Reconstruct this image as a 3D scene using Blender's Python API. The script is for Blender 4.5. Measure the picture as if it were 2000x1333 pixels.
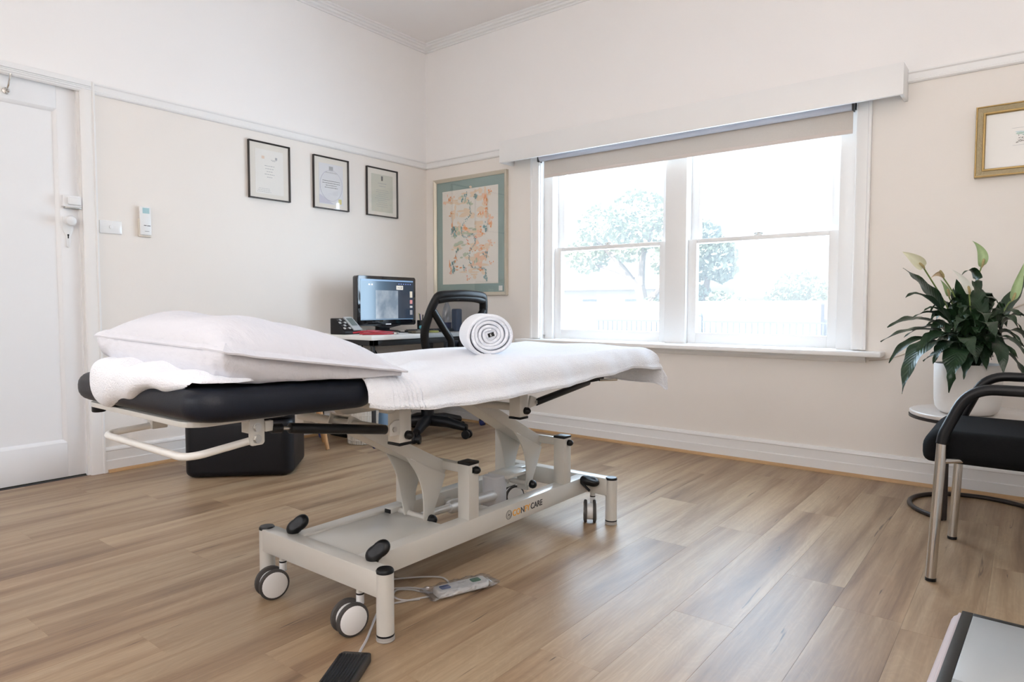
import bpy, bmesh, math, random
from mathutils import Vector, Matrix
random.seed(7)
D_ = bpy.data
for o in list(D_.objects): D_.objects.remove(o)
SC = bpy.context.scene
COL = SC.collection
PI = math.pi

# ------------------------------------------------------------------ camera
CAM = D_.objects.new('camera', D_.cameras.new('camera'))
COL.objects.link(CAM)
CAM.data.sensor_width = 36.0
CAM.data.lens = 36.0 * 1296.19 / 2000.0
CAM.data.clip_start = 0.05
CAM.rotation_mode = 'XYZ'
CAM.location = (3.85042, -3.80384, 0.88)
CAM.rotation_euler = (PI / 2 - 0.0513858, -0.0007104, 0.664457)
SC.camera = CAM

# ------------------------------------------------------------------ world, sun, lights, exposure
W = D_.worlds.new('world'); SC.world = W; W.use_nodes = True
wn = W.node_tree.nodes; wl = W.node_tree.links
for n in list(wn): wn.remove(n)
w_out = wn.new('ShaderNodeOutputWorld'); w_bg = wn.new('ShaderNodeBackground')
w_sky = wn.new('ShaderNodeTexSky'); w_sky.sky_type = 'NISHITA'
w_sky.sun_disc = False; w_sky.sun_elevation = math.radians(48); w_sky.sun_rotation = math.radians(200)
w_sky.air_density = 1.0; w_sky.dust_density = 3.0; w_sky.ozone_density = 1.0
w_bg.inputs['Strength'].default_value = 0.30
wl.new(w_sky.outputs[0], w_bg.inputs['Color']); wl.new(w_bg.outputs[0], w_out.inputs['Surface'])

def lamp(name, kind, loc, rot, energy, color=(1, 1, 1), size=None, size_y=None):
    l = D_.lights.new(name, kind); l.energy = energy; l.color = color
    if kind == 'AREA':
        l.shape = 'RECTANGLE'; l.size = size; l.size_y = size_y
    o = D_.objects.new(name, l); COL.objects.link(o); o.location = loc; o.rotation_euler = rot
    return o
def aim(o, target):
    o.rotation_euler = (Vector(target) - o.location).to_track_quat('-Z', 'Y').to_euler()
SUN = lamp('sun', 'SUN', (0, -10, 12), (0, 0, 0), 5.5, (1.0, 0.96, 0.90)); SUN.data.angle = 0.02
aim(SUN, (0 + 3.2, -10 + 7.0, 12 - 8.0))
# daylight through the main window, then fill lamps added behind the camera
L1 = lamp('window_daylight', 'AREA', (2.12, 0.55, 1.40), (0, 0, 0), 275, (0.65, 0.815, 1.0), 3.4, 2.4)
aim(L1, (2.12, -3.0, 0.9))
L2 = lamp('rear_window_fill', 'AREA', (1.6, -5.55, 1.6), (0, 0, 0), 15, (1.0, 0.985, 0.98), 2.2, 1.5)
aim(L2, (0.9, -1.0, 3.6))
L3 = lamp('bounce_flash', 'AREA', (3.80, -4.55, 1.35), (PI, 0, 0), 58, (1.0, 0.98, 0.97), 0.4, 0.4)
aim(L3, (4.30, -4.35, 2.2))
SC.view_settings.view_transform = 'Standard'
SC.view_settings.look = 'None'
SC.view_settings.gamma = 1.0
SC.view_settings.use_curve_mapping = False
SC.view_settings.exposure = 0.26
SC.cycles.use_denoising = True
SC.cycles.max_bounces = 10; SC.cycles.diffuse_bounces = 6; SC.cycles.transparent_max_bounces = 12
SC.cycles.sample_clamp_indirect = 6.0

# ------------------------------------------------------------------ materials
def nodes_of(name):
    m = D_.materials.new(name); m.use_nodes = True
    nt = m.node_tree; b = nt.nodes['Principled BSDF']
    return m, nt, b
def P(name, col, rough=0.5, metal=0.0, var=0.0, vscale=6.0, bump=0.0, bscale=80.0, sheen=0.0, coat=0.0, spec=0.5, stretch=None):
    m, nt, b = nodes_of(name)
    b.inputs['Base Color'].default_value = (*col, 1); b.inputs['Roughness'].default_value = rough
    b.inputs['Metallic'].default_value = metal
    b.inputs['Specular IOR Level'].default_value = spec
    if sheen: b.inputs['Sheen Weight'].default_value = sheen
    if coat: b.inputs['Coat Weight'].default_value = coat; b.inputs['Coat Roughness'].default_value = 0.1
    tc = nt.nodes.new('ShaderNodeTexCoord'); mp = nt.nodes.new('ShaderNodeMapping')
    nt.links.new(tc.outputs['Object'], mp.inputs['Vector'])
    if stretch: mp.inputs['Scale'].default_value = stretch
    if var or True:
        n = nt.nodes.new('ShaderNodeTexNoise'); n.inputs['Scale'].default_value = vscale; n.inputs['Detail'].default_value = 3
        nt.links.new(mp.outputs[0], n.inputs['Vector'])
        mx = nt.nodes.new('ShaderNodeMix'); mx.data_type = 'RGBA'
        v = max(var, 0.02)
        mx.inputs[6].default_value = (*[max(0, c * (1 - v)) for c in col], 1)
        mx.inputs[7].default_value = (*[min(1, c * (1 + v)) for c in col], 1)
        nt.links.new(n.outputs['Fac'], mx.inputs[0]); nt.links.new(mx.outputs[2], b.inputs['Base Color'])
    if bump:
        n2 = nt.nodes.new('ShaderNodeTexNoise'); n2.inputs['Scale'].default_value = bscale; n2.inputs['Detail'].default_value = 4
        nt.links.new(mp.outputs[0], n2.inputs['Vector'])
        bp = nt.nodes.new('ShaderNodeBump'); bp.inputs['Strength'].default_value = bump; bp.inputs['Distance'].default_value = 0.01
        nt.links.new(n2.outputs['Fac'], bp.inputs['Height']); nt.links.new(bp.outputs[0], b.inputs['Normal'])
    return m
def glassmat(name, tint=(1, 1, 1), gloss=0.06, rough=0.02):
    m = D_.materials.new(name); m.use_nodes = True; nt = m.node_tree
    for n in list(nt.nodes): nt.nodes.remove(n)
    o = nt.nodes.new('ShaderNodeOutputMaterial'); t = nt.nodes.new('ShaderNodeBsdfTransparent'); g = nt.nodes.new('ShaderNodeBsdfGlossy')
    t.inputs[0].default_value = (*tint, 1); g.inputs['Roughness'].default_value = rough
    x = nt.nodes.new('ShaderNodeMixShader'); x.inputs[0].default_value = gloss
    nt.links.new(t.outputs[0], x.inputs[1]); nt.links.new(g.outputs[0], x.inputs[2]); nt.links.new(x.outputs[0], o.inputs[0])
    return m
def glare_veil(m, f):  # mixes in a faint translucent veil, imitating glare over the garden view
    nt = m.node_tree; o = [n for n in nt.nodes if n.type == 'OUTPUT_MATERIAL'][0]; src = o.inputs[0].links[0].from_socket
    t = nt.nodes.new('ShaderNodeBsdfTranslucent'); t.inputs[0].default_value = (.95, .96, .95, 1); x = nt.nodes.new('ShaderNodeMixShader'); x.inputs[0].default_value = f
    nt.links.new(src, x.inputs[1]); nt.links.new(t.outputs[0], x.inputs[2]); nt.links.new(x.outputs[0], o.inputs[0])
def emit(name, col, s):
    m, nt, b = nodes_of(name)
    b.inputs['Base Color'].default_value = (*[c * .2 for c in col], 1); b.inputs['Roughness'].default_value = .25
    b.inputs['Emission Color'].default_value = (*col, 1); b.inputs['Emission Strength'].default_value = s
    return m

M_WALL = P('wall_paint_cream', (0.855, 0.805, 0.755), 0.62, var=0.02, vscale=1.5, bump=0.05, bscale=220)
M_WALLUP = P('wall_paint_pale', (0.92, 0.895, 0.88), 0.62, var=0.02, vscale=1.5, bump=0.05, bscale=220)
M_CEIL = P('ceiling_paint', (0.90, 0.865, 0.85), 0.7, var=0.02, vscale=2, bump=0.04, bscale=200)
M_TRIM = P('trim_paint_white', (0.86, 0.85, 0.84), 0.32, var=0.015, vscale=4, bump=0.02, bscale=60)
M_DOOR = P('door_paint_white', (0.87, 0.87, 0.88), 0.33, var=0.015, vscale=4, bump=0.03, bscale=50)
M_QUAD = P('oak_quad_strip', (0.50, 0.31, 0.15), 0.45, var=0.25, vscale=8, stretch=(1, 1, 6))
M_STEEL = P('cream_powder_coat', (0.60, 0.585, 0.545), 0.28, var=0.03, vscale=10, coat=0.3)
M_BLACK = P('black_plastic', (0.006, 0.006, 0.007), 0.38, var=0.1, spec=0.3)
M_RUBBER = P('grey_rubber', (0.05, 0.045, 0.043), 0.6, var=0.1)
M_VINYL = P('black_vinyl', (0.006, 0.008, 0.014), 0.40, var=0.15, vscale=30, bump=0.12, bscale=420, spec=0.22)
M_VINYL2 = P('ottoman_vinyl', (0.006, 0.006, 0.008), 0.42, var=0.15, vscale=30, bump=0.12, bscale=380, spec=0.25)
M_CHROME = P('chrome', (0.62, 0.60, 0.57), 0.22, metal=1.0, var=0.04)
M_ZINC = P('zinc_plated', (0.55, 0.54, 0.52), 0.3, metal=1.0, var=0.08, vscale=30)
M_SATIN = P('satin_alu_tube', (0.80, 0.82, 0.84), 0.35, metal=0.7, var=0.03)
M_TERRY = P('white_terry', (0.90, 0.92, 0.985), 0.95, var=0.04, vscale=40, bump=0.55, bscale=260, sheen=0.15)
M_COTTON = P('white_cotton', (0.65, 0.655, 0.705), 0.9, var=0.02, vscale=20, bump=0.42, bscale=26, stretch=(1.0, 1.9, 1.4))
M_BLIND = P('blind_fabric', (0.62, 0.57, 0.52), 0.85, var=0.05, vscale=200, bump=0.1, bscale=500)
M_TUBE = P('blind_tube', (0.55, 0.56, 0.62), 0.6)
M_WHITEPL = P('white_plastic', (0.83, 0.83, 0.83), 0.3, var=0.02)
M_POT = P('white_pot', (0.80, 0.77, 0.74), 0.45, var=0.03, vscale=12, bump=0.06, bscale=60)
M_SOIL = P('potting_soil', (0.03, 0.02, 0.014), 0.95, var=0.5, vscale=60, bump=0.8, bscale=90)
M_TABLETOP = P('pale_stone_top', (0.66, 0.61, 0.57), 0.35, var=0.12, vscale=30, bump=0.02)
M_DARKMETAL = P('dark_bronze_metal', (0.035, 0.027, 0.024), 0.42, metal=0.4, var=0.1)
M_FABRIC = P('black_fabric', (0.006, 0.006, 0.0065), 0.9, var=0.2, vscale=200, bump=0.25, bscale=700, spec=0.12)
M_DESK = P('desk_laminate_white', (0.84, 0.84, 0.83), 0.35, var=0.02)
M_DESKFR = P('desk_frame_black', (0.015, 0.015, 0.017), 0.45)
M_NAVY = P('navy_plastic', (0.02, 0.03, 0.14), 0.35)
M_LTBLUE = P('light_blue_panel', (0.32, 0.50, 0.74), 0.4)
M_LILAC = P('pale_grey_case', (0.58, 0.60, 0.68), 0.45)
M_RED = P('red_rubber', (0.36, 0.015, 0.03), 0.4)
M_YEL = P('yellow_green_tape', (0.62, 0.62, 0.18), 0.5)
M_TEAL = P('teal_plastic', (0.12, 0.42, 0.50), 0.35)
M_WOODLEG = P('beech_leg', (0.52, 0.30, 0.14), 0.45, var=0.15, vscale=20, stretch=(6, 6, 1))
M_WICKER = P('white_wicker', (0.66, 0.63, 0.58), 0.7, var=0.1, vscale=60)
M_GOLD = P('gold_leaf', (0.40, 0.27, 0.10), 0.38, metal=0.55, var=0.12, vscale=50, bump=0.2, bscale=160)
M_GOLD2 = P('gold_leaf_pale', (0.44, 0.36, 0.22), 0.4, metal=0.4, var=0.12, vscale=80, bump=0.4, bscale=260)
M_SILVER = P('champagne_frame', (0.62, 0.56, 0.46), 0.35, metal=0.35, var=0.04, vscale=20)
M_BLKFR = P('black_frame', (0.02, 0.016, 0.014), 0.4)
M_MAT = P('cream_mount', (0.80, 0.76, 0.69), 0.8)
M_MATGREEN = P('sage_mount', (0.27, 0.36, 0.335), 0.8, var=0.03)
M_PAPER = P('white_paper', (0.84, 0.82, 0.78), 0.75)
M_PAPERG = P('grey_green_paper', (0.62, 0.615, 0.53), 0.75)
M_PAPERL = P('lilac_paper', (0.74, 0.74, 0.76), 0.75)
M_INK = P('pale_ink', (0.42, 0.42, 0.43), 0.8)
M_INK2 = P('dark_ink', (0.12, 0.12, 0.12), 0.8)
M_INKLIL = P('lilac_ink', (0.60, 0.59, 0.66), 0.8)
M_INKGOLD = P('seal_gold', (0.70, 0.62, 0.25), 0.6)
M_PICGLASS = glassmat('picture_glass', (1, 1, 1), 0.045, 0.02)
M_GLASS = glassmat('window_glass', (0.98, 0.99, 0.985), 0.05, 0.0)
glare_veil(M_GLASS, 0.030)
M_BAG = glassmat('clear_plastic_bag', (0.92, 0.93, 0.96), 0.26, 0.16)
M_BOTTLE = glassmat('bottle_plastic', (0.80, 0.84, 0.90), 0.14, 0.06)
M_MARBLE = P('white_marble', (0.44, 0.45, 0.445), 0.25, var=0.08, vscale=5, bump=0.01)
M_GRANITE = P('dark_stone', (0.025, 0.022, 0.018), 0.4, var=0.5, vscale=50)
M_PINKTRIM = P('pink_white_moulding', (0.66, 0.55, 0.54), 0.4, var=0.06, vscale=30, stretch=(1, .1, 1))
M_HANDSET = P('handset_white', (0.70, 0.70, 0.68), 0.4)
M_CORD = P('grey_cord', (0.45, 0.43, 0.42), 0.5)
M_ORANGE = P('logo_orange', (0.80, 0.36, 0.03), 0.4)
M_LOGO = P('logo_charcoal', (0.03, 0.03, 0.035), 0.4)
M_LCD = P('lcd_grey', (0.16, 0.19, 0.18), 0.25)
M_LCDBLUE = P('lcd_blue', (0.42, 0.62, 0.66), 0.25)
M_OLIVE = P('olive_clip', (0.10, 0.08, 0.05), 0.5)
M_LAWN = P('lawn', (0.30, 0.34, 0.16), 0.9, var=0.3, vscale=1.2)
M_PAVE = P('pale_paving', (0.40, 0.385, 0.355), 0.8, var=0.15, vscale=3)
M_RENDER = P('pale_render', (0.44, 0.42, 0.41), 0.8, var=0.05)
M_RENDER2 = P('pinkish_render', (0.34, 0.30, 0.31), 0.8, var=0.05)
M_FENCE = P('grey_steel_fence', (0.14, 0.16, 0.18), 0.5)
M_BARK = P('bark', (0.26, 0.21, 0.17), 0.9, var=0.3, vscale=12, bump=0.5, bscale=30)
M_FOL = [P('foliage_pale', (0.36, 0.40, 0.27), 0.8, var=0.3, vscale=3), P('foliage_grey', (0.30, 0.36, 0.28), 0.8, var=0.3, vscale=3), P('foliage_green', (0.22, 0.29, 0.20), 0.8, var=0.3, vscale=4)]
M_SPATHE = P('spathe_cream', (0.80, 0.79, 0.60), 0.5, var=0.15, vscale=20)
M_SPATHEW = P('spathe_white', (0.80, 0.80, 0.74), 0.5, var=0.06, vscale=20)
M_SPATHEG = P('spathe_green', (0.38, 0.50, 0.26), 0.45, var=0.35, vscale=18)
M_WITHER = P('withered_petal', (0.60, 0.46, 0.30), 0.7, var=0.3, vscale=60)
M_STEM = P('plant_stem', (0.16, 0.22, 0.06), 0.5, var=0.2, vscale=20)
M_SPADIX = P('spadix', (0.42, 0.34, 0.16), 0.7, var=0.3, vscale=120)

def leafmat():
    m, nt, b = nodes_of('peace_lily_leaf')
    b.inputs['Roughness'].default_value = 0.33
    tc = nt.nodes.new('ShaderNodeUVMap'); tc.uv_map = 'uv'
    sx = nt.nodes.new('ShaderNodeSeparateXYZ'); nt.links.new(tc.outputs[0], sx.inputs[0])
    # side veins sweep forward from the midrib
    ab = nt.nodes.new('ShaderNodeMath'); ab.operation = 'ABSOLUTE'; nt.links.new(sx.outputs[0], ab.inputs[0])
    ml = nt.nodes.new('ShaderNodeMath'); ml.operation = 'MULTIPLY_ADD'; nt.links.new(ab.outputs[0], ml.inputs[0])
    ml.inputs[1].default_value = -0.22; nt.links.new(sx.outputs[1], ml.inputs[2])
    sn = nt.nodes.new('ShaderNodeMath'); sn.operation = 'MULTIPLY'; nt.links.new(ml.outputs[0], sn.inputs[0]); sn.inputs[1].default_value = 110
    si = nt.nodes.new('ShaderNodeMath'); si.operation = 'SINE'; nt.links.new(sn.outputs[0], si.inputs[0])
    no = nt.nodes.new('ShaderNodeTexNoise'); no.inputs['Scale'].default_value = 9
    oc = nt.nodes.new('ShaderNodeTexCoord'); nt.links.new(oc.outputs['Object'], no.inputs['Vector'])
    mx = nt.nodes.new('ShaderNodeMix'); mx.data_type = 'RGBA'
    mx.inputs[6].default_value = (0.008, 0.022, 0.010, 1); mx.inputs[7].default_value = (0.024, 0.060, 0.022, 1)
    nt.links.new(no.outputs['Fac'], mx.inputs[0]); nt.links.new(mx.outputs[2], b.inputs['Base Color'])
    bp = nt.nodes.new('ShaderNodeBump'); bp.inputs['Strength'].default_value = 0.16; bp.inputs['Distance'].default_value = 0.002
    nt.links.new(si.outputs[0], bp.inputs['Height']); nt.links.new(bp.outputs[0], b.inputs['Normal'])
    return m
M_LEAF = leafmat()

def woodmat():
    m, nt, b = nodes_of('oak_vinyl_plank')
    N = nt.nodes.new; Lk = nt.links.new
    tc = N('ShaderNodeTexCoord'); oi = N('ShaderNodeObjectInfo')
    mul = N('ShaderNodeMath'); mul.operation = 'MULTIPLY'; mul.inputs[1].default_value = 37.0; Lk(oi.outputs['Random'], mul.inputs[0])
    cx = N('ShaderNodeCombineXYZ'); Lk(mul.outputs[0], cx.inputs[0]); Lk(mul.outputs[0], cx.inputs[1]); Lk(mul.outputs[0], cx.inputs[2])
    def noise(sx, sy, scale, detail, dist=0.0, rough=0.55):
        mp = N('ShaderNodeMapping'); mp.inputs['Scale'].default_value = (sx, sy, 1)
        ad = N('ShaderNodeVectorMath'); ad.operation = 'ADD'
        Lk(tc.outputs['Object'], mp.inputs['Vector']); Lk(mp.outputs[0], ad.inputs[0]); Lk(cx.outputs[0], ad.inputs[1])
        n = N('ShaderNodeTexNoise'); n.inputs['Scale'].default_value = scale; n.inputs['Detail'].default_value = detail
        n.inputs['Distortion'].default_value = dist; n.inputs['Roughness'].default_value = rough
        Lk(ad.outputs[0], n.inputs['Vector']); return n
    def ramp(src, stops):
        r = N('ShaderNodeValToRGB'); e = r.color_ramp.elements
        e[0].position, e[0].color = stops[0][0], (*stops[0][1], 1); e[1].position, e[1].color = stops[-1][0], (*stops[-1][1], 1)
        for p_, c_ in stops[1:-1]:
            k = e.new(p_); k.color = (*c_, 1)
        Lk(src, r.inputs[0]); return r
    def mixc(a, bb, f, mode='MIX', fac=None):
        x = N('ShaderNodeMix'); x.data_type = 'RGBA'; x.blend_type = mode
        if fac is None: Lk(f, x.inputs[0])
        else: x.inputs[0].default_value = fac
        Lk(a, x.inputs[6]); Lk(bb, x.inputs[7]); return x.outputs[2]
    band = noise(11, 0.85, 1.0, 5, 0.4)
    col = ramp(band.outputs['Fac'], [(0.27, (0.165, 0.092, 0.046)), (0.42, (0.285, 0.180, 0.098)), (0.55, (0.375, 0.260, 0.152)), (0.75, (0.445, 0.328, 0.205))])
    grain = noise(160, 3.2, 1.0, 4)
    gr = ramp(grain.outputs['Fac'], [(0.35, (0.80, 0.79, 0.78)), (0.65, (1.06, 1.06, 1.06))])
    c1 = mixc(col.outputs[0], gr.outputs[0], None, 'MULTIPLY', 0.55)
    fig = noise(5.0, 1.1, 1.6, 2, 2.2)
    wv = N('ShaderNodeMath'); wv.operation = 'MULTIPLY'; wv.inputs[1].default_value = 60; Lk(fig.outputs['Fac'], wv.inputs[0])
    sn = N('ShaderNodeMath'); sn.operation = 'SINE'; Lk(wv.outputs[0], sn.inputs[0])
    fr = ramp(sn.outputs[0], [(0.0, (0.90, 0.89, 0.88)), (0.9, (1.03, 1.03, 1.03))])
    c2 = mixc(c1, fr.outputs[0], None, 'MULTIPLY', 0.45)
    crack = noise(44, 2.1, 1.0, 3, 1.1)
    cr = ramp(crack.outputs['Fac'], [(0.27, (1, 1, 1)), (0.31, (0, 0, 0))])
    dark = N('ShaderNodeRGB'); dark.outputs[0].default_value = (0.10, 0.058, 0.035, 1)
    c3 = mixc(c2, dark.outputs[0], cr.outputs[0])
    hv = N('ShaderNodeHueSaturation'); Lk(c3, hv.inputs['Color'])
    mr = N('ShaderNodeMapRange'); mr.inputs[3].default_value = 0.93; mr.inputs[4].default_value = 1.06; Lk(oi.outputs['Random'], mr.inputs[0])
    Lk(mr.outputs[0], hv.inputs['Value']); hv.inputs['Saturation'].default_value = 0.95
    Lk(hv.outputs[0], b.inputs['Base Color'])
    b.inputs['Roughness'].default_value = 0.40; b.inputs['Specular IOR Level'].default_value = 0.5
    bp = N('ShaderNodeBump'); bp.inputs['Strength'].default_value = 0.12; bp.inputs['Distance'].default_value = 0.002
    Lk(grain.outputs['Fac'], bp.inputs['Height']); Lk(bp.outputs[0], b.inputs['Normal'])
    return m
M_WOOD = woodmat()

# ------------------------------------------------------------------ builders
MW = {}
def meta(o, label=None, cat=None, group=None, kind=None):
    if label: o['label'] = label
    if cat: o['category'] = cat
    if group: o['group'] = group
    if kind: o['kind'] = kind
def thing(name, label, cat, loc=(0, 0, 0), rotz=0.0, group=None, kind=None):
    o = D_.objects.new(name, None); COL.objects.link(o)
    o.empty_display_size = 0.05
    o.location = loc; o.rotation_euler = (0, 0, rotz)
    MW[o] = Matrix.Translation(loc) @ Matrix.Rotation(rotz, 4, 'Z')
    meta(o, label, cat, group, kind); return o
def obj(name, bm, mat, parent=None, label=None, cat=None, group=None, kind=None, local=False, angle=38, smooth=True):
    """bm in world coordinates (or in the parent's frame with local=True); ONE mesh object."""
    me = D_.meshes.new(name)
    bmesh.ops.recalc_face_normals(bm, faces=bm.faces) if getattr(bm, 'fixn', True) is True else None
    if parent is not None:
        if not local: bm.transform(MW[parent].inverted())
        bm.to_mesh(me); o = D_.objects.new(name, me); COL.objects.link(o); o.parent = parent; MW[o] = MW[parent].copy()
    else:
        xs = [v.co for v in bm.verts]
        c = Vector(((min(v.x for v in xs) + max(v.x for v in xs)) / 2, (min(v.y for v in xs) + max(v.y for v in xs)) / 2, min(v.z for v in xs)))
        bm.transform(Matrix.Translation(-c)); bm.to_mesh(me)
        o = D_.objects.new(name, me); COL.objects.link(o); o.location = c; MW[o] = Matrix.Translation(c)
    bm.free()
    for mm in (mat if isinstance(mat, (list, tuple)) else [mat]): me.materials.append(mm)
    if smooth:
        me.shade_smooth(); me.set_sharp_from_angle(angle=math.radians(angle))
    meta(o, label, cat, group, kind); return o
def copy_thing(o, loc, rotz=None, label=None):
    c = o.copy(); COL.objects.link(c); c.location = loc
    if rotz is not None: c.rotation_euler = (0, 0, rotz)
    if label: c['label'] = label
    for ch in list(o.children):
        k = ch.copy(); COL.objects.link(k); k.parent = c
        for g in list(ch.children):
            q = g.copy(); COL.objects.link(q); q.parent = k
    return c
def copy_part(o, parent, off):
    c = o.copy(); COL.objects.link(c); c.parent = parent; c.location = Vector(o.location) + Vector(off)
    for ch in list(o.children):
        k = ch.copy(); COL.objects.link(k); k.parent = c
    return c
NB = bmesh.new
def bev(bm, geom_faces, w, seg=2):
    es = list({e for f in geom_faces for e in f.edges})
    bmesh.ops.bevel(bm, geom=es, offset=w, segments=seg, profile=0.5, affect='EDGES', clamp_overlap=True)
def box(bm, x0, x1, y0, y1, z0, z1, b=0.0, seg=2, mi=0, mat=None):
    t = bmesh.new()
    vs = [t.verts.new((x, y, z)) for x in (x0, x1) for y in (y0, y1) for z in (z0, z1)]
    for q in ((0, 1, 3, 2), (4, 6, 7, 5), (0, 4, 5, 1), (2, 3, 7, 6), (0, 2, 6, 4), (1, 5, 7, 3)):
        t.faces.new([vs[i] for i in q])
    bmesh.ops.recalc_face_normals(t, faces=t.faces)
    if b: bev(t, t.faces[:], b, seg)
    if mat is not None: t.transform(mat)
    for f in t.faces: f.material_index = mi
    join(bm, t); return bm
def join(bm, t):
    me = D_.meshes.new('tmp'); t.to_mesh(me); t.free(); bm.from_mesh(me); D_.meshes.remove(me)
def frame_of(d):
    d = Vector(d).normalized(); a = Vector((0, 0, 1)) if abs(d.z) < 0.9 else Vector((1, 0, 0))
    u = d.cross(a).normalized(); return u, d.cross(u).normalized()
def cyl(bm, p0, p1, r0, r1=None, seg=20, b=0.0):
    r1 = r0 if r1 is None else r1
    p0, p1 = Vector(p0), Vector(p1); u, v = frame_of(p1 - p0)
    d = (p1 - p0); L = d.length; dn = d / L
    prof = [(0.0, r0), (L, r1)]
    if b: prof = [(0, r0 - b), (b * .3, r0 - b * .3), (b, r0), (L - b, r1), (L - b * .3, r1 - b * .3), (L, r1 - b)]
    rings = []
    for t, r in prof:
        rings.append([bm.verts.new(p0 + dn * t + (u * math.cos(2 * PI * i / seg) + v * math.sin(2 * PI * i / seg)) * r) for i in range(seg)])
    for a, c in zip(rings, rings[1:]):
        for i in range(seg): bm.faces.new((a[i], a[(i + 1) % seg], c[(i + 1) % seg], c[i]))
    bm.faces.new(rings[0][::-1]); bm.faces.new(rings[-1]); return bm
def crom(pts, n=8, closed=False):
    pts = [Vector(p) for p in pts]; out = []; m = len(pts)
    for i in range(m if closed else m - 1):
        g = lambda k: pts[k % m] if closed else pts[max(0, min(m - 1, k))]
        p0, p1, p2, p3 = g(i - 1), g(i), g(i + 1), g(i + 2)
        for j in range(n):
            t = j / n
            out.append(0.5 * ((2 * p1) + (p2 - p0) * t + (2 * p0 - 5 * p1 + 4 * p2 - p3) * t * t + (3 * p1 - p0 - 3 * p2 + p3) * t ** 3))
    if not closed: out.append(pts[-1])
    return out
def fillet(pts, r, n=6):
    pts = [Vector(p) for p in pts]; out = [pts[0]]
    for i in range(1, len(pts) - 1):
        a, b, c = pts[i - 1], pts[i], pts[i + 1]
        rr = min(r, (a - b).length * .48, (c - b).length * .48)
        p, q = b + (a - b).normalized() * rr, b + (c - b).normalized() * rr
        for k in range(n + 1):
            t = k / n; out.append(p * (1 - t) ** 2 + b * 2 * t * (1 - t) + q * t * t)
    out.append(pts[-1]); return out
def tube(bm, pts, r, seg=10, closed=False, rv=None, sq=1.0, caps=True):
    """sweep; r may be a list; sq flattens the section along its second axis"""
    pts = [Vector(p) for p in pts]; n = len(pts); rings = []; u = None
    for i, p in enumerate(pts):
        d = (pts[(i + 1) % n] - pts[i - 1]) if closed else (pts[min(i + 1, n - 1)] - pts[max(i - 1, 0)])
        d.normalize()
        if u is None: u, v = frame_of(d)
        else:
            u = (u - d * u.dot(d)).normalized(); v = d.cross(u)
        rr = r[i] if isinstance(r, (list, tuple)) else r
        rings.append([bm.verts.new(p + u * math.cos(2 * PI * k / seg) * rr + v * math.sin(2 * PI * k / seg) * rr * sq) for k in range(seg)])
    for a, c in list(zip(rings, rings[1:])) + ([(rings[-1], rings[0])] if closed else []):
        for k in range(seg): bm.faces.new((a[k], a[(k + 1) % seg], c[(k + 1) % seg], c[k]))
    if not closed and caps:
        bm.faces.new(rings[0][::-1]); bm.faces.new(rings[-1])
    return bm
def lathe(bm, prof, c=(0, 0, 0), seg=32, cap0=True, cap1=True):
    c = Vector(c); rings = []
    for r, z in prof:
        rings.append([bm.verts.new(c + Vector((r * math.cos(2 * PI * k / seg), r * math.sin(2 * PI * k / seg), z))) for k in range(seg)])
    for a, b in zip(rings, rings[1:]):
        for k in range(seg): bm.faces.new((a[k], a[(k + 1) % seg], b[(k + 1) % seg], b[k]))
    if cap0: bm.faces.new(rings[0][::-1])
    if cap1: bm.faces.new(rings[-1])
    return bm
def prism(bm, poly, axis, a, b, bv=0.0, mat=None):
    """poly in the two other axes (in x,y,z order); extruded along axis from a to b"""
    t = bmesh.new()
    def pt(p, h):
        l = list(p); l.insert(axis, h); return t.verts.new(l)
    A = [pt(p, a) for p in poly]; B = [pt(p, b) for p in poly]; n = len(poly)
    t.faces.new(A[::-1]); t.faces.new(B)
    for i in range(n): t.faces.new((A[i], A[(i + 1) % n], B[(i + 1) % n], B[i]))
    bmesh.ops.recalc_face_normals(t, faces=t.faces)
    if bv: bev(t, t.faces[:], bv, 2)
    if mat is not None: t.transform(mat)
    join(bm, t); return bm
def grid(bm, f, nu, nv, closeu=False):
    vs = [[bm.verts.new(f(i / (nu if closeu else nu - 1), j / (nv - 1))) for j in range(nv)] for i in range(nu)]
    for i in range(nu if closeu else nu - 1):
        for j in range(nv - 1):
            k = (i + 1) % nu
            bm.faces.new((vs[i][j], vs[k][j], vs[k][j + 1], vs[i][j + 1]))
    return vs
def rrect(x0, x1, y0, y1, r, n=6):
    o = []
    for cx, cy, a0 in ((x1 - r, y1 - r, 0), (x0 + r, y1 - r, 90), (x0 + r, y0 + r, 180), (x1 - r, y0 + r, 270)):
        for k in range(n + 1):
            a = math.radians(a0 + 90 * k / n); o.append((cx + r * math.cos(a), cy + r * math.sin(a)))
    return o
def pillowbox(bm, x0, x1, y0, y1, z0, z1, rp, re, fz=None, n=6):
    """upholstered block: plan radius rp, edge radius re"""
    rings = []
    prof = [(re * (1 - math.sin(a)), z0 + re * (1 - math.cos(a))) for a in [PI / 2 * k / 5 for k in range(0, 6)][::1]]
    prof = [(re - re * math.sin(PI / 2 * k / 5), z0 + re - re * math.cos(PI / 2 * k / 5)) for k in range(6)]
    prof += [(re - re * math.cos(PI / 2 * k / 5), z1 - re + re * math.sin(PI / 2 * k / 5)) for k in range(6)]
    for ins, z in prof:
        pl = rrect(x0 + ins, x1 - ins, y0 + ins, y1 - ins, max(rp - ins, 0.005), n)
        rings.append([bm.verts.new((p[0], p[1], z + (fz(p[0], p[1]) if fz else 0))) for p in pl])
    m = len(rings[0])
    for a, b in zip(rings, rings[1:]):
        for k in range(m): bm.faces.new((a[k], a[(k + 1) % m], b[(k + 1) % m], b[k]))
    bm.faces.new(rings[0][::-1]); bm.faces.new(rings[-1]); return bm
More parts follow.
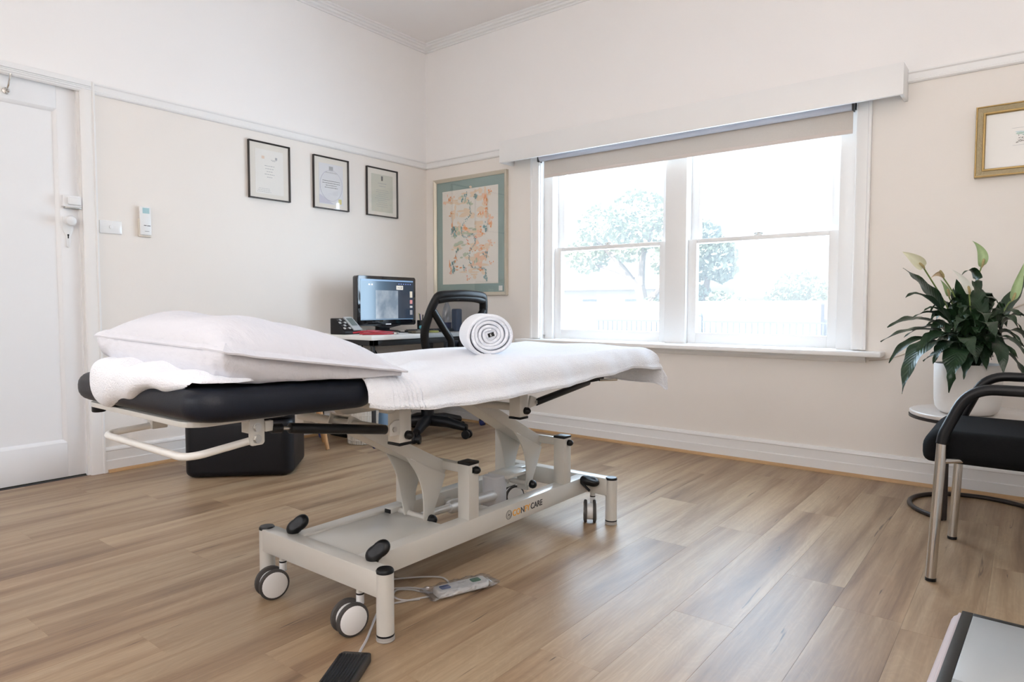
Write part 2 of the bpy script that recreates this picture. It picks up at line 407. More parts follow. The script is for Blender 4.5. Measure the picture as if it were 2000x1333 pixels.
def text(name, s, size, mat, parent, M, label=None, ext=0.0004, xs=1.0, bold=0.0):
    cu = D_.curves.new('t', 'FONT'); cu.body = s; cu.size = size; cu.extrude = ext; cu.offset = bold; cu.align_x = 'LEFT'
    to = D_.objects.new('t', cu); COL.objects.link(to)
    bpy.context.view_layer.update()
    me = D_.meshes.new_from_object(to.evaluated_get(bpy.context.evaluated_depsgraph_get()))
    D_.objects.remove(to); D_.curves.remove(cu)
    b = NB(); b.from_mesh(me); D_.meshes.remove(me)
    b.transform(Matrix.Diagonal((xs, 1, 1, 1))); b.transform(M)
    return obj(name, b, mat, parent, label, smooth=False)
def basis(o, x, y):
    """matrix whose x/y axes are the given world directions and whose origin is o"""
    x = Vector(x).normalized(); y = Vector(y).normalized(); z = x.cross(y)
    m = Matrix((x, y, z)).transposed().to_4x4(); m.translation = Vector(o); return m

# ================================================================== ROOM
RX, RY, CZ, RAILZ = 4.35, -5.2, 2.93, 1.975
b = NB(); box(b, -0.05, RX, RY, 0.05, -0.05, -0.0045)
FLOOR = obj('floor', b, P('underlay', (0.05, 0.035, 0.025), 0.9), kind='structure')
# individual planks, 178.5 mm wide, running away from the camera
PW, PL = 0.1785, 1.22
joint = {0: -2.03, -1: -2.447, 1: -1.555, 2: -1.71}
PM = {}
def plank_mesh(w, l):
    k = (round(w, 4), round(l, 4))
    if k not in PM:
        t = NB(); g = 0.0001; c = 0.0003
        for s, z in ((g, -0.0044), (g, -c), (g + c, 0.0)):
            pass
        lv = [[t.verts.new((sx * (w / 2 - s), sy * (l / 2 - s), z)) for sx, sy in ((-1, -1), (1, -1), (1, 1), (-1, 1))] for s, z in ((g, -0.0044), (g, -c), (g + c, 0.0))]
        for a, d in zip(lv, lv[1:]):
            for i in range(4): t.faces.new((a[i], a[(i + 1) % 4], d[(i + 1) % 4], d[i]))
        t.faces.new(lv[-1]); bmesh.ops.recalc_face_normals(t, faces=t.faces)
        me = D_.meshes.new('plank'); t.to_mesh(me); t.free(); me.materials.append(M_WOOD); PM[k] = me
    return PM[k]
c0 = Vector(MW[FLOOR].translation)
k0 = -int(3.058 / PW) - 1
for k in range(k0, 9):
    xa = max(3.058 + k * PW, 0.0); xb = min(3.058 + (k + 1) * PW, RX)
    if xb - xa < 0.01: continue
    y = joint.get(k, -((k * 0.437) % 1.0) * PL - 0.15)
    while y < -0.0: y += PL
    cuts = []
    while y > RY - PL:
        cuts.append(y); y -= PL
    for ya, yb in zip(cuts[1:], cuts):
        ya, yb = max(ya, RY), min(yb, 0.0)
        if yb - ya < 0.02: continue
        o = D_.objects.new('plank', plank_mesh(xb - xa, yb - ya)); COL.objects.link(o); o.parent = FLOOR
        o.location = Vector(((xa + xb) / 2, (ya + yb) / 2, 0.0)) - c0

def wall(name, boxes, mats=None):
    t = NB()
    for q in boxes: box(t, *q)
    return obj(name, t, mats or M_WALL, kind='structure', smooth=False)
def walls_split(name, rects, axis, lo, hi):
    """rects in (a0,a1,z0,z1); painted cream below the picture rail and paler above it"""
    t = NB()
    for a0, a1, z0, z1 in rects:
        for s0, s1, mi in ((z0, min(z1, 2.0), 0), (max(z0, 2.0), z1, 1)):
            if s1 > s0:
                if axis == 0: box(t, lo, hi, a0, a1, s0, s1, mi=mi)
                else: box(t, a0, a1, lo, hi, s0, s1, mi=mi)
    return obj(name, t, [M_WALL, M_WALLUP], kind='structure', smooth=False)
DY0, DY1, DZ = -3.285, -2.462, 1.985           # door opening
WX0, WX1, WZ0, WZ1 = 1.12, 3.116, 0.645, 1.965  # window opening
walls_split('wall_left', [(RY, DY0, 0, CZ), (DY1, 0.0, 0, CZ), (DY0, DY1, DZ, CZ)], 0, -0.12, 0.0)
walls_split('wall_back', [(-0.12, WX0, 0, CZ), (WX1, RX + .12, 0, CZ), (WX0, WX1, 0, WZ0), (WX0, WX1, WZ1, CZ)], 1, 0.0, 0.20)
walls_split('wall_right', [(RY, 0.0, 0, CZ)], 0, RX, RX + 0.12)
walls_split('wall_front', [(-0.12, 0.5, 0, CZ), (2.7, RX + .12, 0, CZ), (0.5, 2.7, 0, 0.8), (0.5, 2.7, 2.35, CZ)], 1, RY - 0.2, RY)
wall('ceiling', [(-0.12, RX + .12, RY - 0.2, 0.20, CZ, CZ + 0.12)], M_CEIL)
wall('trim_sun_blocker', [(-0.4, RX + .4, RY - 2.4, RY - 0.2, CZ - 0.15, CZ + 0.05)], M_RENDER)  # unseen slab added to keep the sun out of the rear opening
# picture rails
RAILP = [(0, 0.0), (0.012, 0.0), (0.018, 0.006), (0.018, 0.012), (0.012, 0.016), (0.014, 0.042), (0.020, 0.048), (0.020, 0.055), (0.0, 0.055)]
def rail(name, axis, a, bq, z, prof, mat=M_TRIM, sgn=1):
    t = NB()
    if axis == 1: prism(t, [(d, z + h) for d, h in prof], 1, a, bq)
    else: prism(t, [(-d, z + h) for d, h in prof], 0, a, bq)
    return obj(name, t, mat, kind='structure', angle=25)
rail('trim_1', 1, RY, 0.0, RAILZ - 0.002, RAILP)
rail('trim_2', 0, 0.0, 0.88, RAILZ - 0.002, RAILP)
rail('trim_3', 0, 3.33, RX, RAILZ - 0.002, RAILP)
# cornice (stepped)
CORP = [(0, 0), (0.012, 0), (0.014, 0.012), (0.030, 0.016), (0.036, 0.030), (0.052, 0.033), (0.056, 0.044), (0.070, 0.047), (0.070, 0.060), (0, 0.060)]
rail('trim_4', 1, RY, 0.0, CZ - 0.050, [(d, h * .84) for d, h in CORP])
rail('trim_5', 0, 0.0, RX, CZ - 0.050, [(d, h * .84) for d, h in CORP])
# skirting boards with an oak quad strip at their foot
BASP = [(0, 0), (0.022, 0), (0.022, 0.062), (0.016, 0.066), (0.016, 0.112), (0.020, 0.116), (0.018, 0.124), (0.010, 0.132), (0, 0.134)]
rail('baseboard_left', 1, -2.398, 0.0, 0, BASP)
rail('baseboard_back', 0, 0.0, RX, 0, BASP)
QUAD = [(0.022, 0), (0.036, 0), (0.035, 0.006), (0.031, 0.012), (0.022, 0.016)]
rail('trim_6', 1, -2.385, 0.0, 0, QUAD, M_QUAD)
rail('trim_7', 0, 0.0, RX, 0, QUAD, M_QUAD)

# ---- door
DR = thing('door_1', None, None, (0, -2.87, 0), kind='structure')
t = NB()
pz0, pz1, py0, py1 = 0.185, 1.868, DY0 + 0.11, -2.555
box(t, -0.058, -0.020, DY0 + .003, py0, 0.008, DZ - .003, .002); box(t, -0.058, -0.020, py1, DY1 - .003, 0.008, DZ - .003, .002)
box(t, -0.058, -0.020, py0, py1, 0.008, pz0, .002); box(t, -0.058, -0.020, py0, py1, pz1, DZ - .003, .002)
obj('door_leaf', t, M_DOOR, DR)
t = NB(); box(t, -0.05, -0.032, py0, py1, pz0, pz1); obj('door_panel', t, M_DOOR, DR)
t = NB()
for q in (0, 1):
    yy = py1 if q else py0; s = -1 if q else 1
    prism(t, [(-0.020, yy), (-0.032, yy), (-0.032, yy + s * .016), (-0.026, yy + s * .012)], 2, pz0, pz1)
    zz = pz1 if q else pz0
    prism(t, [(-0.020, zz), (-0.032, zz), (-0.032, zz + s * .016), (-0.026, zz + s * .012)], 1, py0, py1)
obj('panel_bead', t, M_DOOR, DR)
t = NB()
def arch_v(y0, y1, z1):
    prism(t, [(0, y0), (0.014, y0), (0.020, y0 + .010), (0.020, y1 - .012), (0.026, y1 - .008), (0.026, y1), (0, y1)], 2, 0, z1)
arch_v(DY1, DY1 + 0.066, 2.03)
box(t, 0, 0.020, DY0 - 0.066, DY0, 0, 2.03, .003)
box(t, 0, 0.022, DY0 - .066, DY1 + .066, DZ, 2.032, .003)
for k in range(3): box(t, 0, 0.024 + .003 * k, DY0 - .066, DY1 + .05, DZ + .002 + .008 * k, DZ + .007 + .008 * k, .001)
obj('architrave', t, M_TRIM, DR)
t = NB(); box(t, -0.02, 0.0, DY1 - 0.012, DY1, 0, DZ); box(t, -0.06, -0.03, DY1 - .003, DY1, 0, DZ); obj('door_stop', t, M_TRIM, DR)
# rim lock, knob on its long plate, coat hook
t = NB(); box(t, -0.020, 0.008, -2.548, -2.462, 1.383, 1.442, .004); rl = obj('rim_lock', t, M_DOOR, DR)
t = NB(); box(t, 0.008, 0.020, -2.530, -2.470, 1.394, 1.432, .005); obj('lock_case', t, M_WHITEPL, rl)
t = NB(); box(t, -0.02, 0.010, -2.540, -2.466, 1.376, 1.384, .002); obj('lock_lip', t, M_ZINC, rl)
t = NB(); prism(t, [(-2.545 + a, z) for a, z in ((0, 1.335), (.045, 1.335), (.047, 1.27), (.032, 1.235), (.030, 1.185), (.022, 1.178), (.014, 1.185), (.012, 1.235), (-.002, 1.27))], 0, -0.020, -0.014, .002)
kp = obj('knob_plate', t, M_WHITEPL, DR)
t = NB(); cyl(t, (-0.014, -2.522, 1.312), (0.012, -2.522, 1.312), 0.011); tube(t, [(0.005, -2.522, 1.312), (0.010, -2.522, 1.312), (0.022, -2.522, 1.312), (0.034, -2.522, 1.312), (0.040, -2.522, 1.312)], [.014, .024, .028, .022, .008], 20)
obj('door_knob', t, M_WHITEPL, kp)
t = NB(); cyl(t, (-.0141, -2.523, 1.243), (-.0128, -2.523, 1.243), .0045, seg=12); box(t, -.0141, -.0128, -2.5255, -2.5205, 1.226, 1.24); obj('keyhole', t, M_BLACK, kp)
t = NB(); cyl(t, (-.020, -2.762, 1.903), (-.012, -2.762, 1.903), .016, seg=18, b=.002)
tube(t, crom([(-.014, -2.762, 1.905), (0.010, -2.760, 1.918), (0.022, -2.757, 1.945), (0.030, -2.754, 1.968)], 6), .0042, 8)
tube(t, crom([(-.014, -2.762, 1.898), (0.012, -2.762, 1.890), (0.020, -2.762, 1.899)], 6), .0042, 8)
cyl(t, (0.030, -2.754, 1.968), (0.031, -2.7538, 1.975), .006, seg=10)
obj('coat_hook', t, M_CHROME, DR)

# ---- window with its two sash pairs
WI = thing('window_1', None, None, (2.12, 0.0, WZ0), kind='structure')
t = NB()
for a, s in ((WX0, -1), (WX1, 1)):
    o_ = a + s * .068
    prism(t, [(a, 0), (a, -.016), (a + s * .008, -.020), (o_ - s * .016, -.020), (o_ - s * .010, -.027), (o_, -.027), (o_, 0)], 2, 0.66, 1.99)
obj('architrave', t, M_TRIM, WI)
t = NB(); box(t, WX0, WX0 + .006, 0, 0.2, WZ0, WZ1); box(t, WX1 - .006, WX1, 0, .2, WZ0, WZ1); box(t, WX0, WX1, 0, .2, WZ1 - .006, WZ1)
obj('reveal_lining', t, M_TRIM, WI)
t = NB(); box(t, WX0 + .006, 1.195, 0.045, 0.19, 0.655, WZ1 - .006, .002); obj('jamb_board', t, M_TRIM, WI)
t = NB(); box(t, 3.030, WX1 - .006, 0.045, 0.19, 0.655, WZ1 - .006, .002); obj('jamb_board', t, M_TRIM, WI)
t = NB(); box(t, 2.045, 2.182, 0.040, 0.19, 0.655, WZ1 - .006, .002); obj('mullion', t, M_TRIM, WI)
t = NB(); box(t, WX0, WX1, 0.045, .19, 1.90, WZ1 - .006); obj('head_board', t, M_TRIM, WI)
t = NB(); box(t, 0.985, 3.270, -0.120, 0.05, 0.630, 0.656, .006, 3); box(t, WX0, WX1, 0.0, .24, 0.620, 0.650); obj('window_sill', t, M_TRIM, WI)
t = NB(); prism(t, [(0, .630), (-.034, .630), (-.034, .612), (-.026, .606), (-.022, .600), (-.008, .594), (0, .594)], 0, 1.06, 3.185); obj('sill_apron', t, M_TRIM, WI)
for x0, x1 in ((1.195, 2.045), (2.182, 3.030)):
    st = 0.053
    for y, z0, z1, bt, tp, nm in ((0.118, 1.268, 1.905, .028, .05, 'upper_sash'), (0.075, 0.656, 1.292, .067, .026, 'lower_sash')):
        t = NB(); box(t, x0, x0 + st, y, y + .038, z0, z1, .002); box(t, x1 - st, x1, y, y + .038, z0, z1, .002)
        box(t, x0 + st, x1 - st, y, y + .038, z0, z0 + bt, .002); box(t, x0 + st, x1 - st, y, y + .038, z1 - tp, z1, .002)
        sa = obj(nm, t, M_TRIM, WI)
        t = NB(); box(t, x0 + st - .004, x1 - st + .004, y + .017, y + .021, z0 + bt - .004, z1 - tp + .004); obj('pane', t, M_GLASS, sa, smooth=False)
        if nm == 'lower_sash':
            xm = (x0 + x1) / 2 - .01
            t = NB(); box(t, xm - .020, xm + .026, y + .006, y + .030, z1, z1 + .006, .002); cyl(t, (xm, y + .016, z1 + .004), (xm, y + .016, z1 + .014), .009, seg=14)
            tube(t, [(xm - .024, y + .018, z1 + .012), (xm, y + .016, z1 + .015), (xm + .03, y + .012, z1 + .011)], .0045, 8); obj('sash_lock', t, M_ZINC, sa)
t = NB(); box(t, 1.128, 1.134, .03, .045, .672, .684, .001); obj('window_catch', t, M_ZINC, WI)
# pelmet
PE = thing('pelmet', 'long white box pelmet mounted above the double window', 'pelmet', (2.1, 0, 1.888))
t = NB(); box(t, 0.873, 3.337, -0.150, -0.132, 1.888, 2.038, .002); obj('front_board', t, M_TRIM, PE)
t = NB(); box(t, 0.873, 0.889, -0.132, -0.0005, 1.888, 2.038, .001); obj('end_board', t, M_TRIM, PE)
t = NB(); box(t, 3.321, 3.337, -0.132, -0.0005, 1.888, 2.038, .001); obj('end_board', t, M_TRIM, PE)
t = NB(); box(t, 0.889, 3.321, -0.132, -0.0005, 2.026, 2.038, .001); obj('top_board', t, M_TRIM, PE)
# roller blind
RB = thing('roller_blind', 'beige roller blind pulled a little way down under the pelmet', 'blind', (2.12, -.04, 1.77))
t = NB(); cyl(t, (1.150, -.040, 1.905), (3.100, -.040, 1.905), .026, seg=24); obj('roller', t, M_TUBE, RB)
t = NB(); box(t, 1.165, 3.098, -.0165, -.0150, 1.786, 1.905); obj('fabric', t, M_BLIND, RB, smooth=False)
t = NB(); box(t, 1.165, 3.098, -.0185, -.0130, 1.768, 1.790, .0025); obj('hem_bar', t, P('blind_hem', (0.66, 0.58, 0.53), .8), RB)
for x in (1.140, 3.100):
    t = NB(); box(t, x, x + .006, -.066, -.014, 1.875, 1.935, .001); obj('bracket', t, M_RUBBER, RB)
t = NB(); tube(t, crom([(1.158, -.050, 1.90), (1.152, -.052, 1.86), (1.146, -.048, 1.855), (1.141, -.045, 1.90)], 6), .0016, 6); obj('bead_chain', t, M_WHITEPL, RB)

# ================================================================== OUTSIDE
wall('trim_garden_ground', [(-30, 30, 0.25, 3.5, -0.75, -0.70), (-220, 120, 3.5, 260, -.76, -.705)], M_PAVE)
def foliage(bm, blobs, n, size, seed):
    rr = random.Random(seed); tot = sum(bq[3] ** 2 for bq in blobs)
    for (x, y, z, r) in blobs:
        for _ in range(int(n * r * r / tot)):
            a = rr.uniform(0, 2 * PI); c = rr.uniform(-1, 1); s = math.sqrt(1 - c * c); q = r * rr.uniform(.45, 1.0) ** .5
            p = Vector((x + q * s * math.cos(a), y + q * s * math.sin(a), z + q * c * .85))
            u = Vector((rr.gauss(0, 1), rr.gauss(0, 1), rr.gauss(0, 1))).normalized(); v = u.orthogonal().normalized()
            e = size * rr.uniform(.6, 1.3)
            vs = [bm.verts.new(p + u * e), bm.verts.new(p + v * e * .5), bm.verts.new(p - u * e), bm.verts.new(p - v * e * .5)]
            bm.faces.new(vs)
    return bm
def tree(label, base, limbs, blobs, n, size, mat, seed):
    T = thing('garden_tree', label, 'tree', base)
    t = NB()
    for l, r0, r1 in limbs:
        pts = crom(l, 6); tube(t, pts, [r0 + (r1 - r0) * i / (len(pts) - 1) for i in range(len(pts))], 8)
    obj('trunk', t, M_BARK, T)
    t = NB(); foliage(t, blobs, n, size, seed); obj('foliage', t, mat, T, smooth=False, kind='stuff')
tree('pale gum tree with spreading limbs, seen through the left sash of the window', (-5.1, 14, -.7),
     [([(-5.1, 14, -.7), (-5.15, 14, .6), (-5.3, 14, 1.5)], .22, .16), ([(-5.2, 14, 1.2), (-5.9, 14, 2.1), (-6.7, 13.8, 2.9)], .12, .05), ([(-5.25, 14, 1.3), (-5.2, 14, 2.4), (-4.9, 14.1, 3.4)], .12, .05),
      ([(-5.1, 14, .9), (-4.6, 14, 1.5), (-4.2, 14, 2.2)], .10, .04), ([(-5.5, 14, 1.7), (-6.2, 14, 2.0), (-7.0, 14, 2.2)], .07, .03)],
     [(-6.6, 14, 3.3, .8), (-5.5, 14.2, 3.6, .9), (-4.7, 14, 3.1, .8), (-5.6, 13.8, 2.7, .6), (-4.4, 14, 2.2, .55), (-7.1, 14, 2.5, .7), (-4.9, 14, 1.0, .35)], 2600, .10, M_FOL[0], 3)
tree('grey green tree at the left edge of the right sash', (-4.3, 16.5, -.7),
     [([(-4.3, 16.5, -.7), (-4.36, 16.5, .79), (-4.19, 16.5, 2.0)], .18, .08), ([(-4.3, 16.5, 1.0), (-4.74, 16.5, 1.79), (-4.97, 16.4, 2.34)], .09, .045)],
     [(-3.97, 16.49, 2.51, 0.67), (-4.41, 16.49, 3.12, 0.61), (-3.75, 16.38, 2.07, 0.5), (-4.63, 16.49, 2.12, 0.55), (-4.47, 16.49, 1.23, 0.39)], 2600, .10, M_FOL[1], 4)
B_ = thing('garden_bush', 'rounded green bush behind the low garden wall', 'bush', (-.95, 14.5, -.7))
t = NB(); tube(t, [(-.95, 14.5, -.7), (-.95, 14.5, .6)], .08, 8); obj('stem', t, M_BARK, B_)
t = NB(); foliage(t, [(-.95, 14.5, 1.28, .66), (-1.40, 14.5, 1.05, .48), (-.50, 14.5, 1.15, .55)], 3000, .07, 5); obj('foliage', t, M_FOL[2], B_, smooth=False, kind='stuff')
B2 = thing('garden_bush', 'thin dark shrub at the far right of the window view', 'bush', (-.2, 12.5, -.7))
t = NB(); tube(t, crom([(-.05, 12.5, -.7), (-.05, 12.5, .6), (0.0, 12.5, 1.5)], 5), [.012] * 10 + [.008], 6); obj('stem', t, M_BARK, B2)
t = NB(); foliage(t, [(-.02, 12.5, .85, .28), (.05, 12.5, 1.15, .2), (-.1, 12.5, .5, .25)], 500, .06, 6); obj('foliage', t, M_FOL[2], B2, smooth=False, kind='stuff')
B3 = thing('garden_bush', 'low pale shrubs behind the picket fence, left of the rounded bush', 'bush', (-2.6, 13.1, -.7))
t = NB(); tube(t, [(-2.5, 13.1, -.7), (-2.5, 13.1, .9)], .04, 6); obj('stem', t, M_BARK, B3)
t = NB(); foliage(t, [(-2.6, 13.1, 1.05, .30), (-2.2, 13.1, 1.0, .26), (-1.95, 13.1, .95, .18)], 700, .06, 8); obj('foliage', t, M_FOL[0], B3, smooth=False, kind='stuff')
t = NB(); box(t, -6.5, .9, 11.6, 11.8, -.72, 1.02, .01); obj('garden_wall', t, M_RENDER, None, 'long pale rendered garden wall beyond the fence', 'wall')
t = NB(); box(t, -1.05, .40, 11.0, 11.3, -.72, .97, .01); obj('planter_wall', t, M_RENDER2, None, 'pinkish block wall in front of the pale garden wall', 'wall')
HO = thing('neighbour_house', 'pale neighbouring house with a hipped roof, far behind the left tree', 'house', (-14.5, 26.5, -.7))
t = NB(); box(t, -19, -10.2, 25, 29, -.70, 1.75, .02); obj('house_wall', t, P('house_wall', (.50, .48, .45), .8), HO)
t = NB(); vs_ = [t.verts.new(q) for q in ((-19.4, 24.6, 1.72), (-9.8, 24.6, 1.72), (-9.8, 29.4, 1.72), (-19.4, 29.4, 1.72), (-16.6, 27, 2.75), (-12.6, 27, 2.75))]
for q in ((0, 1, 5, 4), (1, 2, 5), (2, 3, 4, 5), (3, 0, 4), (0, 3, 2, 1)): t.faces.new([vs_[i] for i in q])
obj('roof', t, P('house_roof', (.36, .33, .32), .8), HO, smooth=False)
for x in (-17.6, -14.2, -11.8):
    t = NB(); box(t, x, x + 1.0, 24.94, 25.02, .35, 1.35, .01); wf_ = obj('window', t, M_WHITEPL, HO)
    t = NB(); box(t, x + .08, x + .92, 24.92, 24.95, .43, 1.27); obj('pane', t, P('far_pane', (.10, .12, .14), .1), wf_, smooth=False)
FE = thing('picket_fence', 'low grey metal picket fence outside the window', 'fence', (0.2, 7, -.7))
for z in (.625, -.45):
    t = NB(); box(t, -2.6, 1.75, 6.985, 7.015, z - .005, z + .025); obj('rail', t, M_FENCE, FE)
pk = None
for i in range(44):
    x = -2.55 + i * .098
    if pk is None:
        t = NB(); box(t, x - .010, x + .010, 6.99, 7.01, -.70, .64); pk = obj('picket', t, M_FENCE, FE)
    else: copy_part(pk, FE, (i * .098, 0, 0))
for x in (-.56,):
    t = NB(); box(t, x - .03, x + .03, 6.97, 7.03, -.70, .72, .004); lathe(t, [(.03, .72), (.035, .74), (.02, .77), (.005, .78)], (x, 7, 0), 10); obj('fence_post', t, M_FENCE, FE)

# ================================================================== TREATMENT COUCH
CO = thing('treatment_couch', 'electric treatment couch with black vinyl top on a cream steel wheeled base', 'treatment couch', (2.255, -2.06, 0))
def tilt(x, y): return 0.03 * max(0, -2.70 - y)
t = NB(); pillowbox(t, 1.905, 2.580, -3.170, -2.700, .630, .700, .075, .030, tilt); hs = obj('head_cushion', t, M_VINYL, CO, 'black vinyl head cushion')
t = NB(); prism(t, rrect(1.95, 2.50, -3.150, -2.72, .05), 2, .620, .632, .001); t.transform(Matrix.Translation((0, 0, .008))); obj('base_board', t, M_STEEL, hs)
t = NB(); pillowbox(t, 1.905, 2.580, -2.692, -1.245, .630, .700, .065, .030); fs = obj('body_cushion', t, M_VINYL, CO, 'black vinyl body cushion under the towel')
t = NB(); box(t, 1.95, 2.535, -2.66, -1.29, .618, .632, .001); obj('base_board', t, M_STEEL, fs)
# upper frame: two long tubes, cross tubes, four hanging brackets
t = NB()
for x in (2.03, 2.44): box(t, x, x + .04, -2.60, -1.93, .588, .618, .003)
for y in (-2.575, -2.26, -2.02): box(t, 2.07, 2.44, y, y + .04, .588, .618, .003)
obj('upper_frame', t, M_STEEL, CO)
def bracket(x, y):
    t = NB(); box(t, x, x + .048, y, y + .045, .506, .600, .003); br = obj('hanging_bracket', t, M_STEEL, CO)
    t = NB(); box(t, x - .001, x + .049, y - .001, y + .046, .498, .506, .002); obj('end_cap', t, M_BLACK, br)
    t = NB(); cyl(t, (x + .046, y + .030, .526), (x + .058, y + .030, .526), .0125, seg=16); tube(t, [(x + .056, y + .03, .526), (x + .062, y + .03, .526), (x + .068, y + .03, .526)], [.0125, .011, .005], 16); obj('bolt_cap', t, M_BLACK, br)
for x, y in ((2.452, -2.578), (2.452, -2.035), (2.010, -2.578), (2.010, -2.035)): bracket(x, y)
t = NB(); box(t, 2.474, 2.498, -2.556, -2.530, .586, .606, .002); obj('black_plug', t, M_BLACK, CO)
# lifting arms
def arm(dy, nm):
    t = NB()
    side = [(-2.172 + dy, .348), (-2.196 + dy, .314), (-2.372 + dy, .404), (-2.60 + dy, .530), (-2.585 + dy, .565)]
    for x in (2.208, 2.296): prism(t, side, 0, x - .003, x + .003, .0008)
    prism(t, [(-2.196 + dy, .314), (-2.372 + dy, .404), (-2.60 + dy, .530), (-2.60 + dy, .535), (-2.372 + dy, .409), (-2.194 + dy, .318)], 0, 2.208, 2.296)
    prism(t, [(-2.172 + dy, .348), (-2.585 + dy, .565), (-2.585 + dy, .560), (-2.172 + dy, .343)], 0, 2.208, 2.296)
    prism(t, [(-2.172 + dy, .348), (-2.196 + dy, .314), (-2.199 + dy, .316), (-2.175 + dy, .347)], 0, 2.208, 2.296)
    a = obj(nm, t, M_STEEL, CO)
    R_ = crom([(-2.200, .317), (-2.222, .270), (-2.243, .220), (-2.255, .172)], 6); L_ = crom([(-2.292, .168), (-2.296, .215), (-2.308, .285), (-2.330, .345), (-2.370, .403)], 6)
    for x, off in ((2.296, .012), (2.208, -.012)):
        t = NB(); pl = [(p[0] + dy, p[1]) for p in [Vector((q[0], q[1], 0)) for q in R_]] + [(p[0] + dy, p[1]) for p in L_]
        t2 = NB(); prism(t2, pl, 0, x - .003, x + .003, .0008)
        # the cheek bows outward a little half way down
        for v in t2.verts:
            h = (v.co.z - .17) / .235; v.co.x += off * math.sin(PI * max(0, min(1, h)))
        join(t, t2); ck = obj('cheek_plate', t, M_STEEL, a)
    t = NB()
    for k in range(3):
        y = -2.350 + .05 * k + dy; z = .3935 - .0265 * k
        s = Vector((0, .024, -.0125))
        tube(t, [Vector((2.2995, y, z)), Vector((2.2995, y, z)) + s], .0012, 6)
    obj('weld_slot', t, M_WHITEPL, a)
    t = NB(); cyl(t, (2.15, -2.273 + dy, .180), (2.318, -2.273 + dy, .180), .011, seg=16); pn = obj('pivot_pin', t, M_STEEL, CO)
    t = NB(); cyl(t, (2.312, -2.273 + dy, .180), (2.322, -2.273 + dy, .180), .0165, seg=18); tube(t, [(2.322, -2.273 + dy, .180), (2.330, -2.273 + dy, .18), (2.336, -2.273 + dy, .18)], [.0165, .013, .005], 18); obj('bolt_cap', t, M_BLACK, pn)
    t = NB(); box(t, 2.08, 2.43, -2.205 + dy, -2.175 + dy, .332, .362, .005); obj('axle_tube', t, M_STEEL, CO)
    t = NB(); cyl(t, (2.03, -2.57 + dy, .535), (2.47, -2.57 + dy, .535), .014, seg=16); obj('axle_tube', t, M_STEEL, CO)
arm(0, 'lift_arm'); arm(.558, 'lift_arm')
t = NB(); prism(t, [(-2.585, .562), (-2.62, .598), (-1.98, .598), (-2.02, .555)], 0, 2.235, 2.270, .002); obj('centre_beam', t, M_STEEL, CO)
# base: side rails, end bars, uprights, plate
for x in (2.08, 2.38):
    t = NB(); box(t, x, x + .05, -2.665, -1.455, .118, .186, .004); sr = obj('side_rail', t, M_STEEL, CO)
for y in (-2.685, -1.490):
    t = NB(); box(t, 1.985, 2.525, y, y + .05, .118, .188, .004); obj('end_bar', t, M_STEEL, CO)
t = NB(); box(t, 2.13, 2.38, -2.636, -2.285, .172, .180, .002); obj('base_plate', t, M_STEEL, CO)
for x in (2.08, 2.38):
    for y in (-2.216, -1.660):
        t = NB(); box(t, x, x + .05, y, y + .05, .184, .366, .003); up = obj('upright', t, M_STEEL, CO)
        t = NB(); box(t, x - .001, x + .051, y - .001, y + .051, .364, .374, .003); obj('end_cap', t, M_BLACK, up)
        if x > 2.2:
            t = NB(); cyl(t, (x + .048, y + .032, .346), (x + .058, y + .032, .346), .0125, seg=16); tube(t, [(x + .058, y + .032, .346), (x + .065, y + .032, .346), (x + .070, y + .032, .346)], [.0125, .010, .004], 16); obj('bolt_cap', t, M_BLACK, up)
# leg posts
def post(x, y):
    t = NB(); lathe(t, [(.0235, .012), (.0235, .185)], (x, y, 0), 28); po = obj('leg_post', t, M_STEEL, CO)
    t = NB(); lathe(t, [(.0238, .183), (.0238, .188), (.021, .192), (.004, .1925)], (x, y, 0), 28); obj('end_cap', t, M_BLACK, po)
    t = NB(); lathe(t, [(.0240, .014), (.0240, .019)], (x, y, 0), 28); obj('band', t, M_BLACK, po)
    t = NB(); lathe(t, [(.021, 0.0005), (.0245, .002), (.0245, .0055), (.0225, .0065), (.0225, .0075), (.0245, .0085), (.0245, .0135)], (x, y, 0), 28); obj('foot_ring', t, P('foot_grey', (.42, .40, .38), .45) if 'foot_grey' not in D_.materials else D_.materials['foot_grey'], po)
for x, y in ((1.978, -2.662), (2.532, -2.662), (2.532, -1.468), (1.978, -1.468)): post(x, y)
# twin wheel castors
def castor(x, y, yaw, tr_):
    cs = NB(); cyl(cs, (x, y, .100), (x, y, .122), .0105, seg=16)
    c = obj('castor', cs, M_STEEL, CO)
    d = Vector((math.cos(yaw), math.sin(yaw), 0)); f = Vector((-d.y, d.x, 0)); h = Vector((x + tr_[0], y + tr_[1], .046))
    t = NB(); cyl(t, (x, y, .072), (x, y, .104), .011, seg=16); cyl(t, Vector((x, y, .070)) + f * .0, h + Vector((0, 0, -.01)), .0115, .010, seg=12); tube(t, [h - d * .012, h + d * .012], .034, 24); obj('fork', t, M_WHITEPL, c)
    t = NB(); cyl(t, (x, y, .098), (x, y, .103), .0112, seg=16); obj('stem_band', t, M_BLACK, c)
    for s in (-1, 1):
        a, q = h + d * (s * .012), h + d * (s * .0245)
        t = NB(); cyl(t, a, q, .0460, seg=30, b=.004); obj('tyre', t, M_RUBBER, c)
        t = NB(); tube(t, [q - d * s * .002, q + d * s * .0012, q + d * s * .0030, q + d * s * .0034], [.0385, .0385, .035, .004], 30); obj('wheel_disc', t, M_WHITEPL, c)
castor(2.066, -2.664, math.radians(-12), (0, -.038)); castor(2.432, -2.664, math.radians(-12), (0, -.036)); castor(2.446, -1.470, math.radians(32), (.006, -.03)); castor(2.06, -1.48, math.radians(-25), (0, -.03))
